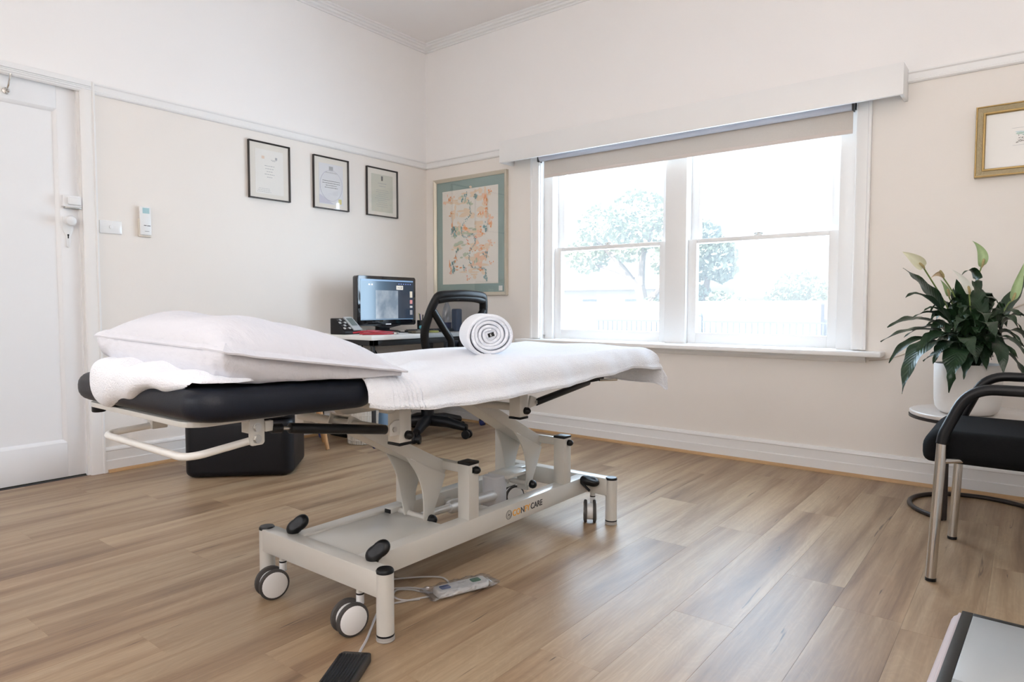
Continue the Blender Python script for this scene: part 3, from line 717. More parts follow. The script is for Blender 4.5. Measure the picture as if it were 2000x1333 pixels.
# brake pedals
def pedal(x, y, z, ax, nrm):
    ax = Vector(ax).normalized(); nrm = Vector(nrm)
    M = basis((x, y, z), ax, nrm.cross(ax))
    t = NB()
    def f(u, v):
        a = 2 * PI * u; b_ = PI * (v - .5)
        k = .75 + .25 * abs(math.cos(a))
        zz = .0165 * math.sin(b_); r = max(math.cos(b_), 0) ** .6
        p = Vector((.040 * math.cos(a) * r, .028 * math.sin(a) * r * k, zz))
        if zz > 0: p.z -= .006 * math.exp(-((p.x - .008) / .018) ** 2 - (p.y / .012) ** 2)
        return M @ p
    grid(t, f, 28, 13, True); bmesh.ops.remove_doubles(t, verts=t.verts, dist=.0004)
    pd = obj('brake_pedal', t, M_BLACK, CO)
    t = NB(); tube(t, [M @ Vector((-.03, 0, -.004)), M @ Vector((-.038, 0, -.012)), Vector((x, y, .186)) if z > .18 else Vector((x, y + .0, .135))], .0055, 8); obj('pedal_stem', t, M_BLACK, pd)
pedal(2.098, -2.632, .212, (.60, .47, .62), (.50, -.62, .60)); pedal(2.462, -2.626, .212, (.60, .47, .62), (.50, -.62, .60))
pedal(2.462, -1.520, .176, (.80, .55, -.22), (.25, -.30, .9)); pedal(2.02, -1.50, .205, (.8, -.2, -.1), (.2, -.2, .9))
# actuator and motor
t = NB(); tube(t, [(2.262, -2.262, .180), (2.262, -2.10, .176)], .0125, 16); ac = obj('actuator', t, M_SATIN, CO)
t = NB(); tube(t, [(2.262, -2.135, .177), (2.262, -2.125, .177), (2.262, -1.99, .170)], [.018, .024, .024], 18); tube(t, [(2.262, -1.99, .17), (2.262, -1.86, .165)], .020, 16); obj('actuator_body', t, M_SATIN, ac)
t = NB(); pillowbox(t, 2.205, 2.285, -1.900, -1.825, .085, .235, .022, .006); mo = obj('motor_housing', t, P('motor_grey', (.50, .50, .52), .45), CO)
t = NB(); box(t, 2.20, 2.30, -1.85, -1.70, .222, .236, .003); box(t, 2.24, 2.29, -1.715, -1.70, .15, .236, .003); obj('motor_bracket', t, M_STEEL, CO)
t = NB(); box(t, 2.10, 2.34, -2.02, -1.99, .128, .158, .003); obj('cross_member', t, M_STEEL, CO)
t = NB(); box(t, 2.13, 2.165, -2.312, -2.24, .165, .196, .003); lb = obj('lever_block', t, M_STEEL, CO)
t = NB(); box(t, 2.134, 2.161, -2.316, -2.312, .168, .193, .001); obj('end_cap', t, M_BLACK, lb)
t = NB(); box(t, 2.25, 2.36, -1.83, -1.72, .088, .118, .004); obj('control_box', t, P('ctrl_grey', (.50, .49, .47), .5), CO)
# gas springs
def spring(p0, p1, p2, lab):
    t = NB(); cyl(t, p1, p2, .0125, seg=18, b=.002); g = obj('gas_spring', t, M_BLACK, CO)
    t = NB(); cyl(t, p0, p1, .0042, seg=10); obj('rod', t, M_ZINC, g)
    return g
g = spring((2.500, -2.985, .607), (2.500, -2.918, .598), (2.500, -2.628, .552), '')
t = NB(); prism(t, [(-2.615, .531), (-2.578, .531), (-2.578, .572), (-2.598, .572), (-2.615, .562)], 0, 2.497, 2.503, .001); obj('lug', t, M_STEEL, g)
t = NB(); cyl(t, (2.502, -2.600, .549), (2.508, -2.600, .549), .0075, seg=6); obj('lug_bolt', t, M_ZINC, g)
g2 = spring((2.020, -2.96, .598), (2.020, -2.9, .59), (2.020, -2.62, .55), '')
g3 = spring((2.500, -1.52, .597), (2.500, -1.60, .588), (2.500, -1.945, .548), '')
t = NB(); prism(t, [(-1.975, .575), (-1.932, .560), (-1.932, .540), (-1.99, .532)], 0, 2.494, 2.502, .001); obj('lug', t, M_STEEL, g3)
t = NB(); cyl(t, (2.500, -1.947, .549), (2.508, -1.947, .549), .0075, seg=6); obj('lug_bolt', t, M_ZINC, g3)
t = NB(); box(t, 2.486, 2.514, -1.60, -1.50, .588, .602, .003); obj('release_block', t, M_BLACK, g3)
t = NB(); tube(t, [(2.515, -1.54, .592), (2.54, -1.48, .590), (2.545, -1.455, .589)], .005, 8); obj('release_lever', t, M_CHROME, g3)
# head bracket and carry loop
t = NB(); prism(t, rrect(-3.020, -2.984, .572, .634, .008), 0, 2.498, 2.504, .001); box(t, 2.470, 2.500, -3.020, -3.016, .600, .634, .001); hb = obj('head_bracket', t, M_STEEL, CO)
for z in (.612, .586):
    t = NB(); cyl(t, (2.504, -3.002, z), (2.509, -3.002, z), .0085, seg=6); cyl(t, (2.503, -3.002, z), (2.505, -3.002, z), .0105, seg=18); obj('bracket_bolt', t, M_ZINC, hb)
t = NB(); box(t, 2.496, 2.508, -2.984, -2.964, .600, .624, .002); obj('spring_clevis', t, M_STEEL, hb)
t = NB(); tube(t, [(2.5, -2.966, .604), (2.5, -2.94, .601)], .011, 14); obj('rod_nut', t, M_BLACK, hb)
t = NB(); tube(t, fillet([(2.496, -3.000, .585), (2.470, -3.142, .562), (2.000, -3.128, .556), (2.015, -2.985, .566)], .045, 8), .0085, 12); lo = obj('carry_loop', t, P('loop_white', (.76, .75, .72), .3), CO)
t = NB(); box(t, 2.00, 2.03, -3.02, -2.98, .556, .634, .002); obj('head_bracket', t, M_STEEL, CO)
for x, y in ((1.985, -3.13), (2.05, -3.00)):
    t = NB(); cyl(t, (x, y, .612), (x, y, .632), .016, seg=16, b=.003); obj('black_plug', t, M_BLACK, CO)
# printed logo on the near side rail
lx = 2.4302
LM = lambda y, z: basis((lx, y, z), (0, 1, 0), (0, 0, 1))
s_ = 0.030
ly = -1.9855
for body, m_, lab_ in (('CO', M_ORANGE, 'orange letters CO'), ('N', M_LOGO, 'charcoal letter N'), ('FY', M_ORANGE, 'orange letters FY'), ('CARE', M_LOGO, 'charcoal letters CARE')):
    lo_ = text('logo', body, .0305, m_, sr, LM(ly, .1412), lab_, xs=.98, bold=.0006)
    ys = [v.co.y for v in lo_.data.vertices]; sh = ly - (min(ys) + MW[sr].translation.y)
    lo_.location.y += sh; ly += max(ys) - min(ys) + .0036
t = NB(); tube(t, [(lx, -2.007 + .0155 * math.cos(a), .152 + .0155 * math.sin(a)) for a in [2 * PI * k / 28 for k in range(28)]], .0007, 5, True)
for k in range(26):
    a = 2 * PI * k / 26; tube(t, [(lx, -2.007 + .0125 * math.cos(a), .152 + .0125 * math.sin(a)), (lx, -2.007 + .0145 * math.cos(a), .152 + .0145 * math.sin(a))], .0005, 4)
tube(t, [(lx, -2.007 + .010 * math.cos(a), .152 + .010 * math.sin(a)) for a in [2 * PI * k / 28 for k in range(28)]], .0006, 5, True)
prism(t, [(-2.007 + a, .152 + c) for a, c in ((0, .007), (.0016, .0016), (.006, 0), (.0016, -.0016), (0, -.007), (-.0016, -.0016), (-.006, 0), (-.0016, .0016))], 0, lx - .0003, lx + .0005)
obj('logo', t, M_LOGO, sr, 'round charcoal emblem with a small cross')

# ---- sheet towel over the couch
def lerp_tab(tab, x):
    if x <= tab[0][0]: return tab[0][1]
    for (a, fa), (c, fc) in zip(tab, tab[1:]):
        if x <= c:
            q = (x - a) / (c - a); q = q * q * (3 - 2 * q); return fa + (fc - fa) * q
    return tab[-1][1]
HEM = [(-2.77, .640), (-2.70, .628), (-2.56, .615), (-2.42, .609), (-2.22, .610), (-1.95, .614), (-1.63, .628), (-1.42, .638), (-1.25, .622), (-1.15, .600)]
def towel(u, v):
    y0 = -2.755; ylen = 1.505
    tz = .7065
    # along the couch
    sy = u * (ylen + .155); y = y0 + sy; dropend = 0
    yend = -1.262
    if y > yend:
        q = y - yend; R = .034
        if q < R * PI / 2: a = q / R; y = yend + R * math.sin(a); dropend = R * (1 - math.cos(a))
        else: y = yend + R + .10 * (q - R * PI / 2); dropend = R + (q - R * PI / 2) * .98
    # across the couch
    hem = lerp_tab(HEM, y); R = .066; xe = 2.541; half = xe - 2.2425
    side = (tz - hem) - R + R * PI / 2
    tot = half + side; w = (v - .5) * 2 * tot; s = 1 if w >= 0 else -1; w = abs(w); drop = 0
    if w <= half: x = w
    else:
        q = w - half
        if q < R * PI / 2: a = q / R; x = half + R * math.sin(a); drop = R * (1 - math.cos(a))
        else: x = half + R + .60 * (q - R * PI / 2); drop = R + (q - R * PI / 2)
    z = tz - max(drop, dropend) - (min(drop, dropend) * .35 if dropend > .03 else 0)
    # corner at the foot flares outwards
    if dropend > 0 and drop > 0: x += .25 * min(dropend, .09); y += .15 * drop
    X = 2.2425 + s * x; top = 1 - min(1, drop / .02)
    # long soft folds: a ridge from the pillow corner and slight swells
    z += top * (.004 * math.sin(y * 9 + X * 3) + .003 * math.sin(X * 17 - y * 5))
    z += .010 * math.exp(-((X - 2.52 + (y + 2.62) * .55) / .022) ** 2) * math.exp(-((y + 2.52) / .13) ** 2) * (1 if s > 0 else .4)
    z += .007 * math.exp(-((X - 2.46 + (y + 2.6) * .30) / .03) ** 2) * math.exp(-((y + 2.45) / .16) ** 2)
    X += s * (1 - top) * (.006 * math.sin(y * 19 + 1) * min(1, drop / .05) + .004 * math.sin(y * 41))
    if -2.70 < y < -2.60 and s > 0 and drop > .004:
        X += .0036 * math.sin((y + 2.70) / .0145 * 2 * PI)
    elif -2.70 < y < -2.60: z += .0026 * math.sin((y + 2.70) / .0145 * 2 * PI)
    if y < -2.70: z += .0015
    if s > 0: y += -.012 * min(1, drop / .07) * max(0, min(1, (-2.66 - y) / .05))
    return Vector((X, y, z))
t = NB(); vs = grid(t, towel, 560, 110)
hemrows = [[vs[i][j].co.copy() for i in range(len(vs))] for j in (0, len(vs[0]) - 1)] + [[q.co.copy() for q in vs[0]], [q.co.copy() for q in vs[-1]]]
TW = obj('towel_sheet', t, M_TERRY, None, 'long white terry towel spread over the couch and hanging over its sides', 'towel')
md = TW.modifiers.new('thickness', 'SOLIDIFY'); md.thickness = .004; md.offset = 1
t = NB()
for r in hemrows: tube(t, r[::2], .0034, 6)
obj('hem', t, M_TERRY, TW, 'rolled edge hem')

# ---- folded towel at the head end
def ftowel(u, v):
    x = 2.045 + .52 * u; a = 2 * PI * v
    hh = lerp_tab([(0, .050), (.08, .060), (.25, .055), (.45, .040), (.7, .024), (1, .014)], u)
    hd = lerp_tab([(0, .045), (.1, .052), (.3, .060), (.6, .075), (1, .06)], u)
    cz = lerp_tab([(0, .705), (.15, .698), (.35, .706), (.6, .722), (1, .722)], u)
    cy = lerp_tab([(0, -3.125), (.15, -3.135), (.4, -3.125), (.7, -3.105), (1, -3.08)], u)
    e = 1.0
    if u < .06: e = math.sqrt(max(0.0, 1 - ((.06 - u) / .06) ** 2)) * .9 + .1
    if u > .96: e = max(.05, (1 - u) / .04)
    c, s = math.cos(a), math.sin(a)
    q = .8
    p = Vector((x, cy + hd * e * math.copysign(abs(c) ** q, c), cz + hh * e * math.copysign(abs(s) ** q, s)))
    p.z += .004 * math.sin(x * 40 + a * 2) * e; p.y += .003 * math.sin(x * 55 + a)
    if p.y > -3.15: p.z = max(p.z, .712 + tilt(0, p.y) * 1.0)
    return p
t = NB(); grid(t, lambda v, u: ftowel(u, v), 40, 70, True)
bmesh.ops.holes_fill(t, edges=[e for e in t.edges if e.is_boundary], sides=0)
obj('folded_towel', t, M_TERRY, None, 'thick folded white towel tucked under the pillow at the head of the couch', 'towel')

# ---- pillow
PC = [Vector((2.005, -3.135, .812)), Vector((2.560, -3.105, .795)), Vector((2.595, -2.655, .722)), Vector((1.950, -2.640, .745))]
def pil(s, t_, up):
    a = (s + 1) / 2; c = (t_ + 1) / 2
    p = (PC[0] * (1 - a) + PC[1] * a) * (1 - c) + (PC[3] * (1 - a) + PC[2] * a) * c
    k = 1 - .10 * (1 - abs(t_) ** 2) * abs(s) ** 6 * .25 - 0
    # edges pulled in between the corners
    ctr = Vector((2.272, -2.89, p.z)); d = p - ctr
    d.x *= 1 - .045 * (abs(s) ** 3) * (1 - t_ * t_); d.y *= 1 - .05 * (abs(t_) ** 3) * (1 - s * s)
    p = ctr + d
    th = max(0.0, (1 - abs(s) ** 3.2) * (1 - abs(t_) ** 3.0)) ** .62
    fat = 1 + .02 * (-s) + .06 * (-t_)
    if up: p.z += .088 * th * fat - .016 * (1 - abs(s)) * (1 - abs(t_))
    else:
        g_ = max(0.0, (1 - abs(s) ** 5) * (1 - abs(t_) ** 5)) ** .5
        rim = (1 - g_) * g_ * 4
        q_ = p - ctr; p.x += .020 * rim * q_.x / .33; p.y += .022 * rim * q_.y / .25
        p.z -= .10 * g_ * fat
        lim = .706 + tilt(0, p.y)
        if p.y < -3.03: lim = max(lim, .718 + .030 * max(0, (2.45 - p.x) / .5))
        p.z = max(p.z, lim)
        wr = .0065 * math.sin(38 * s + 9 * t_ + 4 * math.sin(6 * t_)) * abs(s * t_) ** .5
        p.z += wr * (1 - abs(s) ** 8)
    if up:
        p.z += .003 * math.sin(7 * s + 3 * t_) * th + .002 * math.sin(13 * t_ - 5 * s) * th
        # creases running in from the corners and edges
        p.z += .0022 * math.sin(26 * s + 5 * math.sin(4 * t_)) * (abs(t_) ** 3) * (1 - abs(t_) ** 10) + .0022 * math.sin(22 * t_ + 4 * math.sin(5 * s)) * (abs(s) ** 3) * (1 - abs(s) ** 10)
    return p
t = NB()
n = 54
e_ = lambda i: math.sin((i - .5) * PI)      # denser towards the edges
grid(t, lambda u, v: pil(e_(u), e_(v), True), n, n); gb = NB()
grid(t, lambda u, v: pil(e_(u), e_(v), False), n, n); bmesh.ops.remove_doubles(t, verts=t.verts, dist=.0003)
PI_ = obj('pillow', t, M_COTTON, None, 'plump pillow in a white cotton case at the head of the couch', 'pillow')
md = PI_.modifiers.new('sub', 'SUBSURF'); md.levels = 1; md.render_levels = 1
# open end flap of the case: a flat hem running along the near edges
t = NB()
edge = [pil(e_(k / 60), -1, True) for k in range(61)] + [pil(1, e_(k / 60), True) for k in range(1, 61)]
ctr = Vector((2.272, -2.89, .76)); rows = []
for i, p in enumerate(edge):
    o_ = (p - ctr); o_.z = 0; o_.normalize()
    w = .010 if i < 61 else .010 + .018 * math.sin(PI * min(1, (i - 60) / 60)) + .006
    rows.append([p - o_ * .020 + Vector((0, 0, .010)), p + Vector((0, 0, .003)), p + o_ * w + Vector((0, 0, -.003 - .10 * w)), p + o_ * (w - .001) + Vector((0, 0, -.007 - .1 * w)), p - o_ * .012 + Vector((0, 0, -.006))])
vv = [[t.verts.new(q) for q in r] for r in rows]
for a, c in zip(vv, vv[1:]):
    for k in range(4): t.faces.new((a[k], a[k + 1], c[k + 1], c[k]))
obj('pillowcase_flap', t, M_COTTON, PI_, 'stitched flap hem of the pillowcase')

# ---- rolled towel
RC, RD = Vector((2.385, -2.050, .783)), Vector((-.741, .671, 0)).normalized()
RU = Vector((0, 0, 1)); RS = RD.cross(RU).normalized()
RT = thing('rolled_towel', 'tightly rolled white towel standing out on the middle of the couch', 'towel', (2.30, -1.97, .703))
def rollp(r, a, l): 
    q = RC + RD * l + RS * (math.cos(a) * r * 1.06) + RU * (math.sin(a) * r * .96)
    q.z = max(q.z, .7115 + .002 * math.sin(a * 7)); return q
turns, r_in, r_out = 5.2, .010, .0765
t = NB()
NA = 260; LEN = .30
def spi(u, v):
    a = u * turns * 2 * PI - 2.75; r = r_in + (r_out - r_in) * u + .0030 * math.sin(a * 1.3 + 1) * u + .0008 * math.sin(a * 3.1)
    l = (-.004 * math.sin(a * 1.7) - .010 * (1 - u)) * 0 + LEN * v + (1 - v) * (.012 * (1 - u) + .003 * math.sin(3 * a))
    return rollp(r, a, l)
grid(t, spi, NA, 10)
ro = obj('rolled_layers', t, M_TERRY, RT); md = ro.modifiers.new('thickness', 'SOLIDIFY'); md.thickness = .0138; md.offset = 0; md2 = ro.modifiers.new('sub', 'SUBSURF'); md2.levels = 1; md2.render_levels = 1
t = NB()   # core closing the view through the roll
tube(t, [RC + RD * .02, RC + RD * (LEN - .02)], .020, 14); obj('roll_core', t, M_TERRY, RT)
t = NB(); box(t, -.011, .011, -.007, .007, -.0006, .0006); t.transform(basis(RC - RD * .0015 + RU * (.001), RS * .92 + RU * .3, RU * .92 - RS * .3)); tg = obj('care_tag', t, M_BLACK, RT, 'small black care label')
text('tag_letter', 'E', .012, M_WHITEPL, tg, basis(RC - RD * .0024 + RU * (-.0045) - RS * (.0025), RS * .92 + RU * .3, RU * .92 - RS * .3))

# ---- hand control in its bag, foot switch
def fl(x, y, z=.0): return Vector((x, y, z))
HC = thing('hand_control', 'white hand control in a clear plastic bag on the floor beside the couch base', 'hand control', (2.485, -2.31, 0))
hx = Vector((.075, .205, 0)).normalized(); hy = Vector((-hx.y, hx.x, 0)); h0 = Vector((2.488, -2.318, 0))
HM = basis(h0, hx, hy)
t = NB(); pillowbox(t, -.088, .088, -.026, .026, .004, .026, .012, .006); t.transform(HM); hc = obj('handset', t, M_HANDSET, HC)
for (a, m_) in ((-.055, 'b'), (.050, 'g')):
    t = NB(); pillowbox(t, a - .016, a + .016, -.012, .014, .024, .028, .006, .002); t.transform(HM)
    obj('button_pad', t, P('button_blue', (.05, .10, .26), .4) if m_ == 'b' else P('button_green', (.02, .16, .10), .4), hc, 'blue button pad' if m_ == 'b' else 'green button pad')
t = NB()
def bagf(u, v):
    a = 2 * PI * u; x = -.118 + .232 * v
    e = max(.18, 1 - abs((v - .5) * 2) ** 6 * .8)
    r = random.Random(int(u * 1000) * 7 + int(v * 100)); j = r.uniform(-.0022, .0022)
    yy = .041 * math.cos(a) * (1.12 if v < .12 else 1); zz = .017 + (.0175 + j) * e * math.sin(a) + .002 * math.sin(30 * v + 6 * u)
    return HM @ Vector((x + .004 * math.sin(a * 3), yy + j, max(.0012, zz)))
grid(t, bagf, 30, 34, True); bmesh.ops.holes_fill(t, edges=[e for e in t.edges if e.is_boundary], sides=0); obj('plastic_bag', t, M_BAG, HC, 'clear wrinkled plastic bag', angle=14)
t = NB()
for pts in ([(2.43, -2.385), (2.40, -2.40), (2.36, -2.41), (2.33, -2.44), (2.355, -2.475), (2.40, -2.475), (2.432, -2.44)],
            [(2.425, -2.395), (2.39, -2.385), (2.35, -2.40), (2.32, -2.43), (2.28, -2.47)],
            [(2.44, -2.41), (2.42, -2.45), (2.40, -2.49), (2.385, -2.52)],
            [(2.425, -2.305), (2.40, -2.29), (2.365, -2.285), (2.32, -2.32), (2.27, -2.375), (2.24, -2.43), (2.22, -2.50)]):
    tube(t, crom([fl(x, y, .0035 + .0005 * (i % 2)) for i, (x, y) in enumerate(pts)], 8), .0028, 8)
obj('cord', t, M_CORD, HC, 'pale grey looped cord')
FP = thing('foot_switch', 'black ribbed foot switch lying on the floor in front of the couch', 'foot switch', (2.60, -2.84, 0))
fx = Vector((.072, -.118, 0)).normalized(); fy = Vector((-fx.y, fx.x, 0)); FM = basis(Vector((2.561, -2.778, 0)), fx, fy)
t = NB(); prism(t, [(0, .002), (.20, .002), (.20, .030), (.17, .036), (.03, .036), (0, .026)], 1, -.036, .036, .004, FM); fo = obj('switch_body', t, M_BLACK, FP)
t = NB()
for k in range(9): box(t, .03, .19, -.030 + k * .0072, -.0268 + k * .0072, .0355, .0378, .0006, 1, 0, FM)
obj('tread_rib', t, M_BLACK, fo)
t = NB(); tube(t, crom([fl(2.562, -2.776, .016), fl(2.535, -2.745, .010), fl(2.50, -2.70, .004), fl(2.455, -2.645, .0035), fl(2.41, -2.59, .0035), fl(2.36, -2.52, .0035), fl(2.30, -2.44, .0035)], 8), .0036, 8); obj('cord', t, P('cord_white', (.55, .55, .57), .4), FP, 'pale grey cord')

# ================================================================== OTTOMAN
OTT = 46
OT = thing('ottoman', 'black vinyl cube ottoman on the floor behind the couch head', 'ottoman', (.526, -1.88, 0), math.radians(OTT))
t = NB(); pillowbox(t, -.270, .270, -.200, .200, .006, .300, .06, .03); ob_ = obj('ottoman_body', t, M_VINYL2, OT, local=True)
t = NB(); pillowbox(t, -.273, .273, -.203, .203, .302, .330, .06, .014); obj('lid', t, M_VINYL2, OT, local=True)

# ================================================================== DESK CORNER
DK = thing('desk', 'white topped desk with a dark frame in the room corner', 'desk', (.35, -.6, 0))
t = NB(); box(t, 0.03, .66, -1.13, -.03, .672, .700, .002); obj('desktop', t, M_DESK, DK)
t = NB(); box(t, .06, .63, -1.09, -1.05, .635, .672, .002); box(t, .59, .63, -1.09, -.06, .632, .672, .002); box(t, .06, .10, -1.09, -.06, .632, .672, .002); obj('frame', t, M_DESKFR, DK)
for (x, y, dx, dy) in ((.60, -1.10, .05, -.06), (.10, -1.10, .0, -.06), (.60, -.08, .05, .02), (.10, -.08, 0, .0)):
    t = NB(); tube(t, [(x, y + .03, .66), (x + dx * .8, y + dy * .0 + .0, .03)], .014, 10); lg = obj('leg', t, M_DESKFR, DK)
    t = NB(); tube(t, [(x + dx - .012, y - .0, .03), (x + dx, y, .012), (x + dx + .015, y, .001)], [.016, .019, .021], 12); obj('leg_foot', t, M_NAVY, lg, 'navy plastic leg foot')
# under the desk
t = NB(); box(t, .30, .60, -.925, -.885, .002, .42, .006); UP = obj('cupboard', t, M_LTBLUE, None, 'light blue narrow cupboard under the left end of the desk', 'cupboard')
PCT = thing('computer_tower', 'pale grey computer case standing under the desk', 'computer', (.42, -.72, 0))
t = NB(); box(t, .13, .28, -.87, -.70, .03, .46, .008); obj('case', t, M_LILAC, PCT)
for x in (.14, .24):
    t = NB(); box(t, x, x + .03, -.86, -.71, 0, .03, .002); obj('case_foot', t, M_BLACK, PCT)
BK = thing('waste_basket', 'white woven waste basket on the floor beside the desk leg', 'basket', (.46, -1.045, 0))
t = NB()
lathe(t, [(.085, .002), (.088, .010), (.098, .12), (.104, .235), (.104, .24), (.098, .24), (.092, .12), (.084, .012)], (.46, -1.045, 0), 36, True, True); bk = obj('basket_body', t, M_WICKER, BK)
t = NB()
for k in range(36):
    a = 2 * PI * k / 36; tube(t, [(.46 + .090 * math.cos(a), -1.045 + .09 * math.sin(a), .004), (.46 + .105 * math.cos(a), -1.045 + .105 * math.sin(a), .236)], .0035, 5)
for z in (.03, .07, .11, .15, .19, .235):
    r = .0905 + .0155 * z / .24; tube(t, [(.46 + r * math.cos(2 * PI * k / 36), -1.045 + r * math.sin(2 * PI * k / 36), z) for k in range(36)], .0032, 5, True)
obj('weave', t, M_WICKER, BK)
ST = thing('stool', 'low stool with splayed beech legs between ottoman and basket', 'stool', (.30, -1.42, 0))
t = NB(); lathe(t, [(.15, .36), (.165, .365), (.165, .40), (.15, .41)], (.27, -1.36, 0), 30); obj('seat', t, P('stool_seat', (.55, .5, .44), .7), ST)
for x, y in ((.464, -1.318), (.25, -1.19), (.07, -1.40), (.31, -1.50)):
    t = NB(); d = Vector((x - .27, y + 1.36, 0)); tube(t, [Vector((.27, -1.36, .36)) + d * .55, Vector((x, y, .002))], [.019, .012], 14); obj('leg', t, M_WOODLEG, ST)
t = NB(); box(t, .08, .26, -1.02, -.90, 0, .10, .01); obj('black_power_box', t, M_BLACK, None, 'small black box on the floor under the desk', 'box')
CB = NB()
for pts in ([(.05, -.72, .66), (.07, -.70, .5), (.10, -.68, .35)], [(.05, -.66, .66), (.10, -.60, .52), (.12, -.5, .36), (.1, -.45, .3)], [(.05, -.74, .66), (.06, -.75, .45), (.1, -.78, .3)]):
    tube(CB, crom(pts, 8), .006, 6)
obj('cables', CB, M_BLACK, None, 'black cables hanging down behind the desk', 'cable')
# monitor
MO = thing('monitor', 'black flat computer monitor showing an X-ray picture', 'monitor', (.24, -.645, .70))
mx, ya, yb, za, zb = .26, -.915, -.375, .748, 1.094
t = NB(); prism(t, rrect(ya, yb, za, zb, .018), 0, mx - .045, mx, .004); prism(t, [(ya + .02, za + .02), (-.645, za - .022), (yb - .02, za + .02)], 0, mx - .035, mx - .001, .002); mb = obj('bezel', t, P('gloss_black', (.008, .008, .010), .08, coat=.5), MO)
sy0, sy1, sz0, sz1 = ya + .028, yb - .022, za + .040, zb - .022
t = NB(); box(t, mx - .001, mx + .0008, sy0, sy1, sz0, sz1); sm, nt, bb = nodes_of('screen_glow')
tc = nt.nodes.new('ShaderNodeTexCoord'); sp = nt.nodes.new('ShaderNodeSeparateXYZ'); nt.links.new(tc.outputs['Generated'], sp.inputs[0])
rp = nt.nodes.new('ShaderNodeValToRGB'); rp.color_ramp.elements[0].color = (.10, .185, .28, 1); rp.color_ramp.elements[1].color = (.022, .034, .055, 1); rp.color_ramp.elements[0].position = .1; rp.color_ramp.elements[1].position = .75
nt.links.new(sp.outputs[1], rp.inputs[0]); nt.links.new(rp.outputs[0], bb.inputs['Emission Color']); bb.inputs['Emission Strength'].default_value = 1.0
bb.inputs['Base Color'].default_value = (.01, .01, .012, 1); bb.inputs['Roughness'].default_value = .12
sc_ = obj('screen', t, sm, MO, 'lit screen', smooth=False)
xm_, nt, bb = nodes_of('xray_glow')
tc = nt.nodes.new('ShaderNodeTexCoord'); nz = nt.nodes.new('ShaderNodeTexNoise'); nz.inputs['Scale'].default_value = 9; nz.inputs['Detail'].default_value = 4
mp = nt.nodes.new('ShaderNodeMapping'); mp.inputs['Scale'].default_value = (1, 1.1, .8); nt.links.new(tc.outputs['Object'], mp.inputs[0]); nt.links.new(mp.outputs[0], nz.inputs['Vector'])
rp = nt.nodes.new('ShaderNodeValToRGB'); rp.color_ramp.elements[0].color = (.15, .20, .26, 1); rp.color_ramp.elements[1].color = (.36, .41, .47, 1); rp.color_ramp.elements[0].position = .36; rp.color_ramp.elements[1].position = .66
nt.links.new(nz.outputs['Fac'], rp.inputs[0]); nt.links.new(rp.outputs[0], bb.inputs['Emission Color']); bb.inputs['Emission Strength'].default_value = 1; bb.inputs['Roughness'].default_value = .12; bb.inputs['Base Color'].default_value = (.02, .02, .02, 1)
def scr(y0, y1, z0, z1): 
    t = NB(); W_, H_ = sy1 - sy0, sz1 - sz0
    box(t, mx + .0009, mx + .0013, sy0 + W_ * y0, sy0 + W_ * y1, sz0 + H_ * z0, sz0 + H_ * z1); return t
obj('xray_picture', scr(.27, .69, .03, .73), xm_, sc_, smooth=False)
obj('toolbar', scr(.01, .99, .955, .99), emit('bar_blue', (.20, .32, .50), .9), sc_, smooth=False)
obj('taskbar', scr(.01, .99, .005, .025), emit('bar_blue2', (.12, .20, .30), .9), sc_, smooth=False)
for y in (.14, .19): obj('icon_dot', scr(y, y + .03, .85, .885), emit('dot', (.75, .80, .85), .9), sc_, smooth=False)
for k in range(6): obj('icon_dot', scr(.70 + .045 * k, .72 + .045 * k, .885, .91), emit('dot_blue', (.16, .22, .50), .9), sc_, smooth=False)
obj('clock_box', scr(.66, .79, .755, .855), emit('label_white', (.75, .72, .66), .9), sc_, smooth=False)
text('clock_digits', '14:38', .026, M_INK2, sc_, basis((mx + .0016, sy0 + (sy1 - sy0) * .67, sz0 + (sz1 - sz0) * .775), (0, 1, 0), (0, 0, 1)), xs=.9)
for z0, z1, c in ((.56, .72, (.62, .58, .48)), (.40, .50, (.55, .25, .25)), (.30, .35, (.5, .5, .5)), (.12, .24, (.28, .28, .30))): obj('thumbnail', scr(.925, .975, z0, z1), emit('thumb', c, .8), sc_, smooth=False)
t = NB(); box(t, mx - .0005, mx + .0006, -.665, -.615, za + .006, za + .014); obj('badge', t, M_WHITEPL, mb, 'small pale badge')
t = NB(); box(t, mx - .075, mx - .04, -.70, -.59, .705, .84, .006); sd = obj('stand_neck', t, M_BLACK, MO)
t = NB(); lathe(t, [(.115, .7005), (.118, .706), (.10, .713), (.03, .718)], (mx - .045, -.645, 0), 30); obj('stand_base', t, M_BLACK, MO)
# telephone
PH = thing('desk_phone', 'black desk telephone with a grey display panel, left of the monitor', 'telephone', (.30, -1.04, .70), math.radians(12))
t = NB(); prism(t, [(-.06, .001), (.06, .001), (.06, .018), (-.035, .105), (-.06, .105)], 1, -.085, .085, .004); obj('phone_body', t, M_BLACK, PH, local=True)
SL = math.atan2(-.087, .095)
PM_ = Matrix.Translation((.0125, 0, .0615)) @ Matrix.Rotation(-SL, 4, 'Y')
t = NB(); box(t, -.066, .060, .004, .088, .002, .012, .003, 2, 0, PM_); dp = obj('display_panel', t, P('phone_grey', (.45, .47, .48), .4), PH, 'grey display panel', local=True)
t = NB(); box(t, -.050, .020, .018, .076, .0115, .0130, 0, 2, 0, PM_); obj('display', t, M_LCD, dp, local=True)
for i in range(4):
    for j in range(3):
        t = NB(); box(t, -.05 + i * .026, -.034 + i * .026, -.074 + j * .025, -.056 + j * .025, .002, .008, .0015, 1, 0, PM_); obj('key', t, P('key_pale', (.5, .5, .5), .4) if (i + j) % 2 else M_RUBBER, PH, local=True)
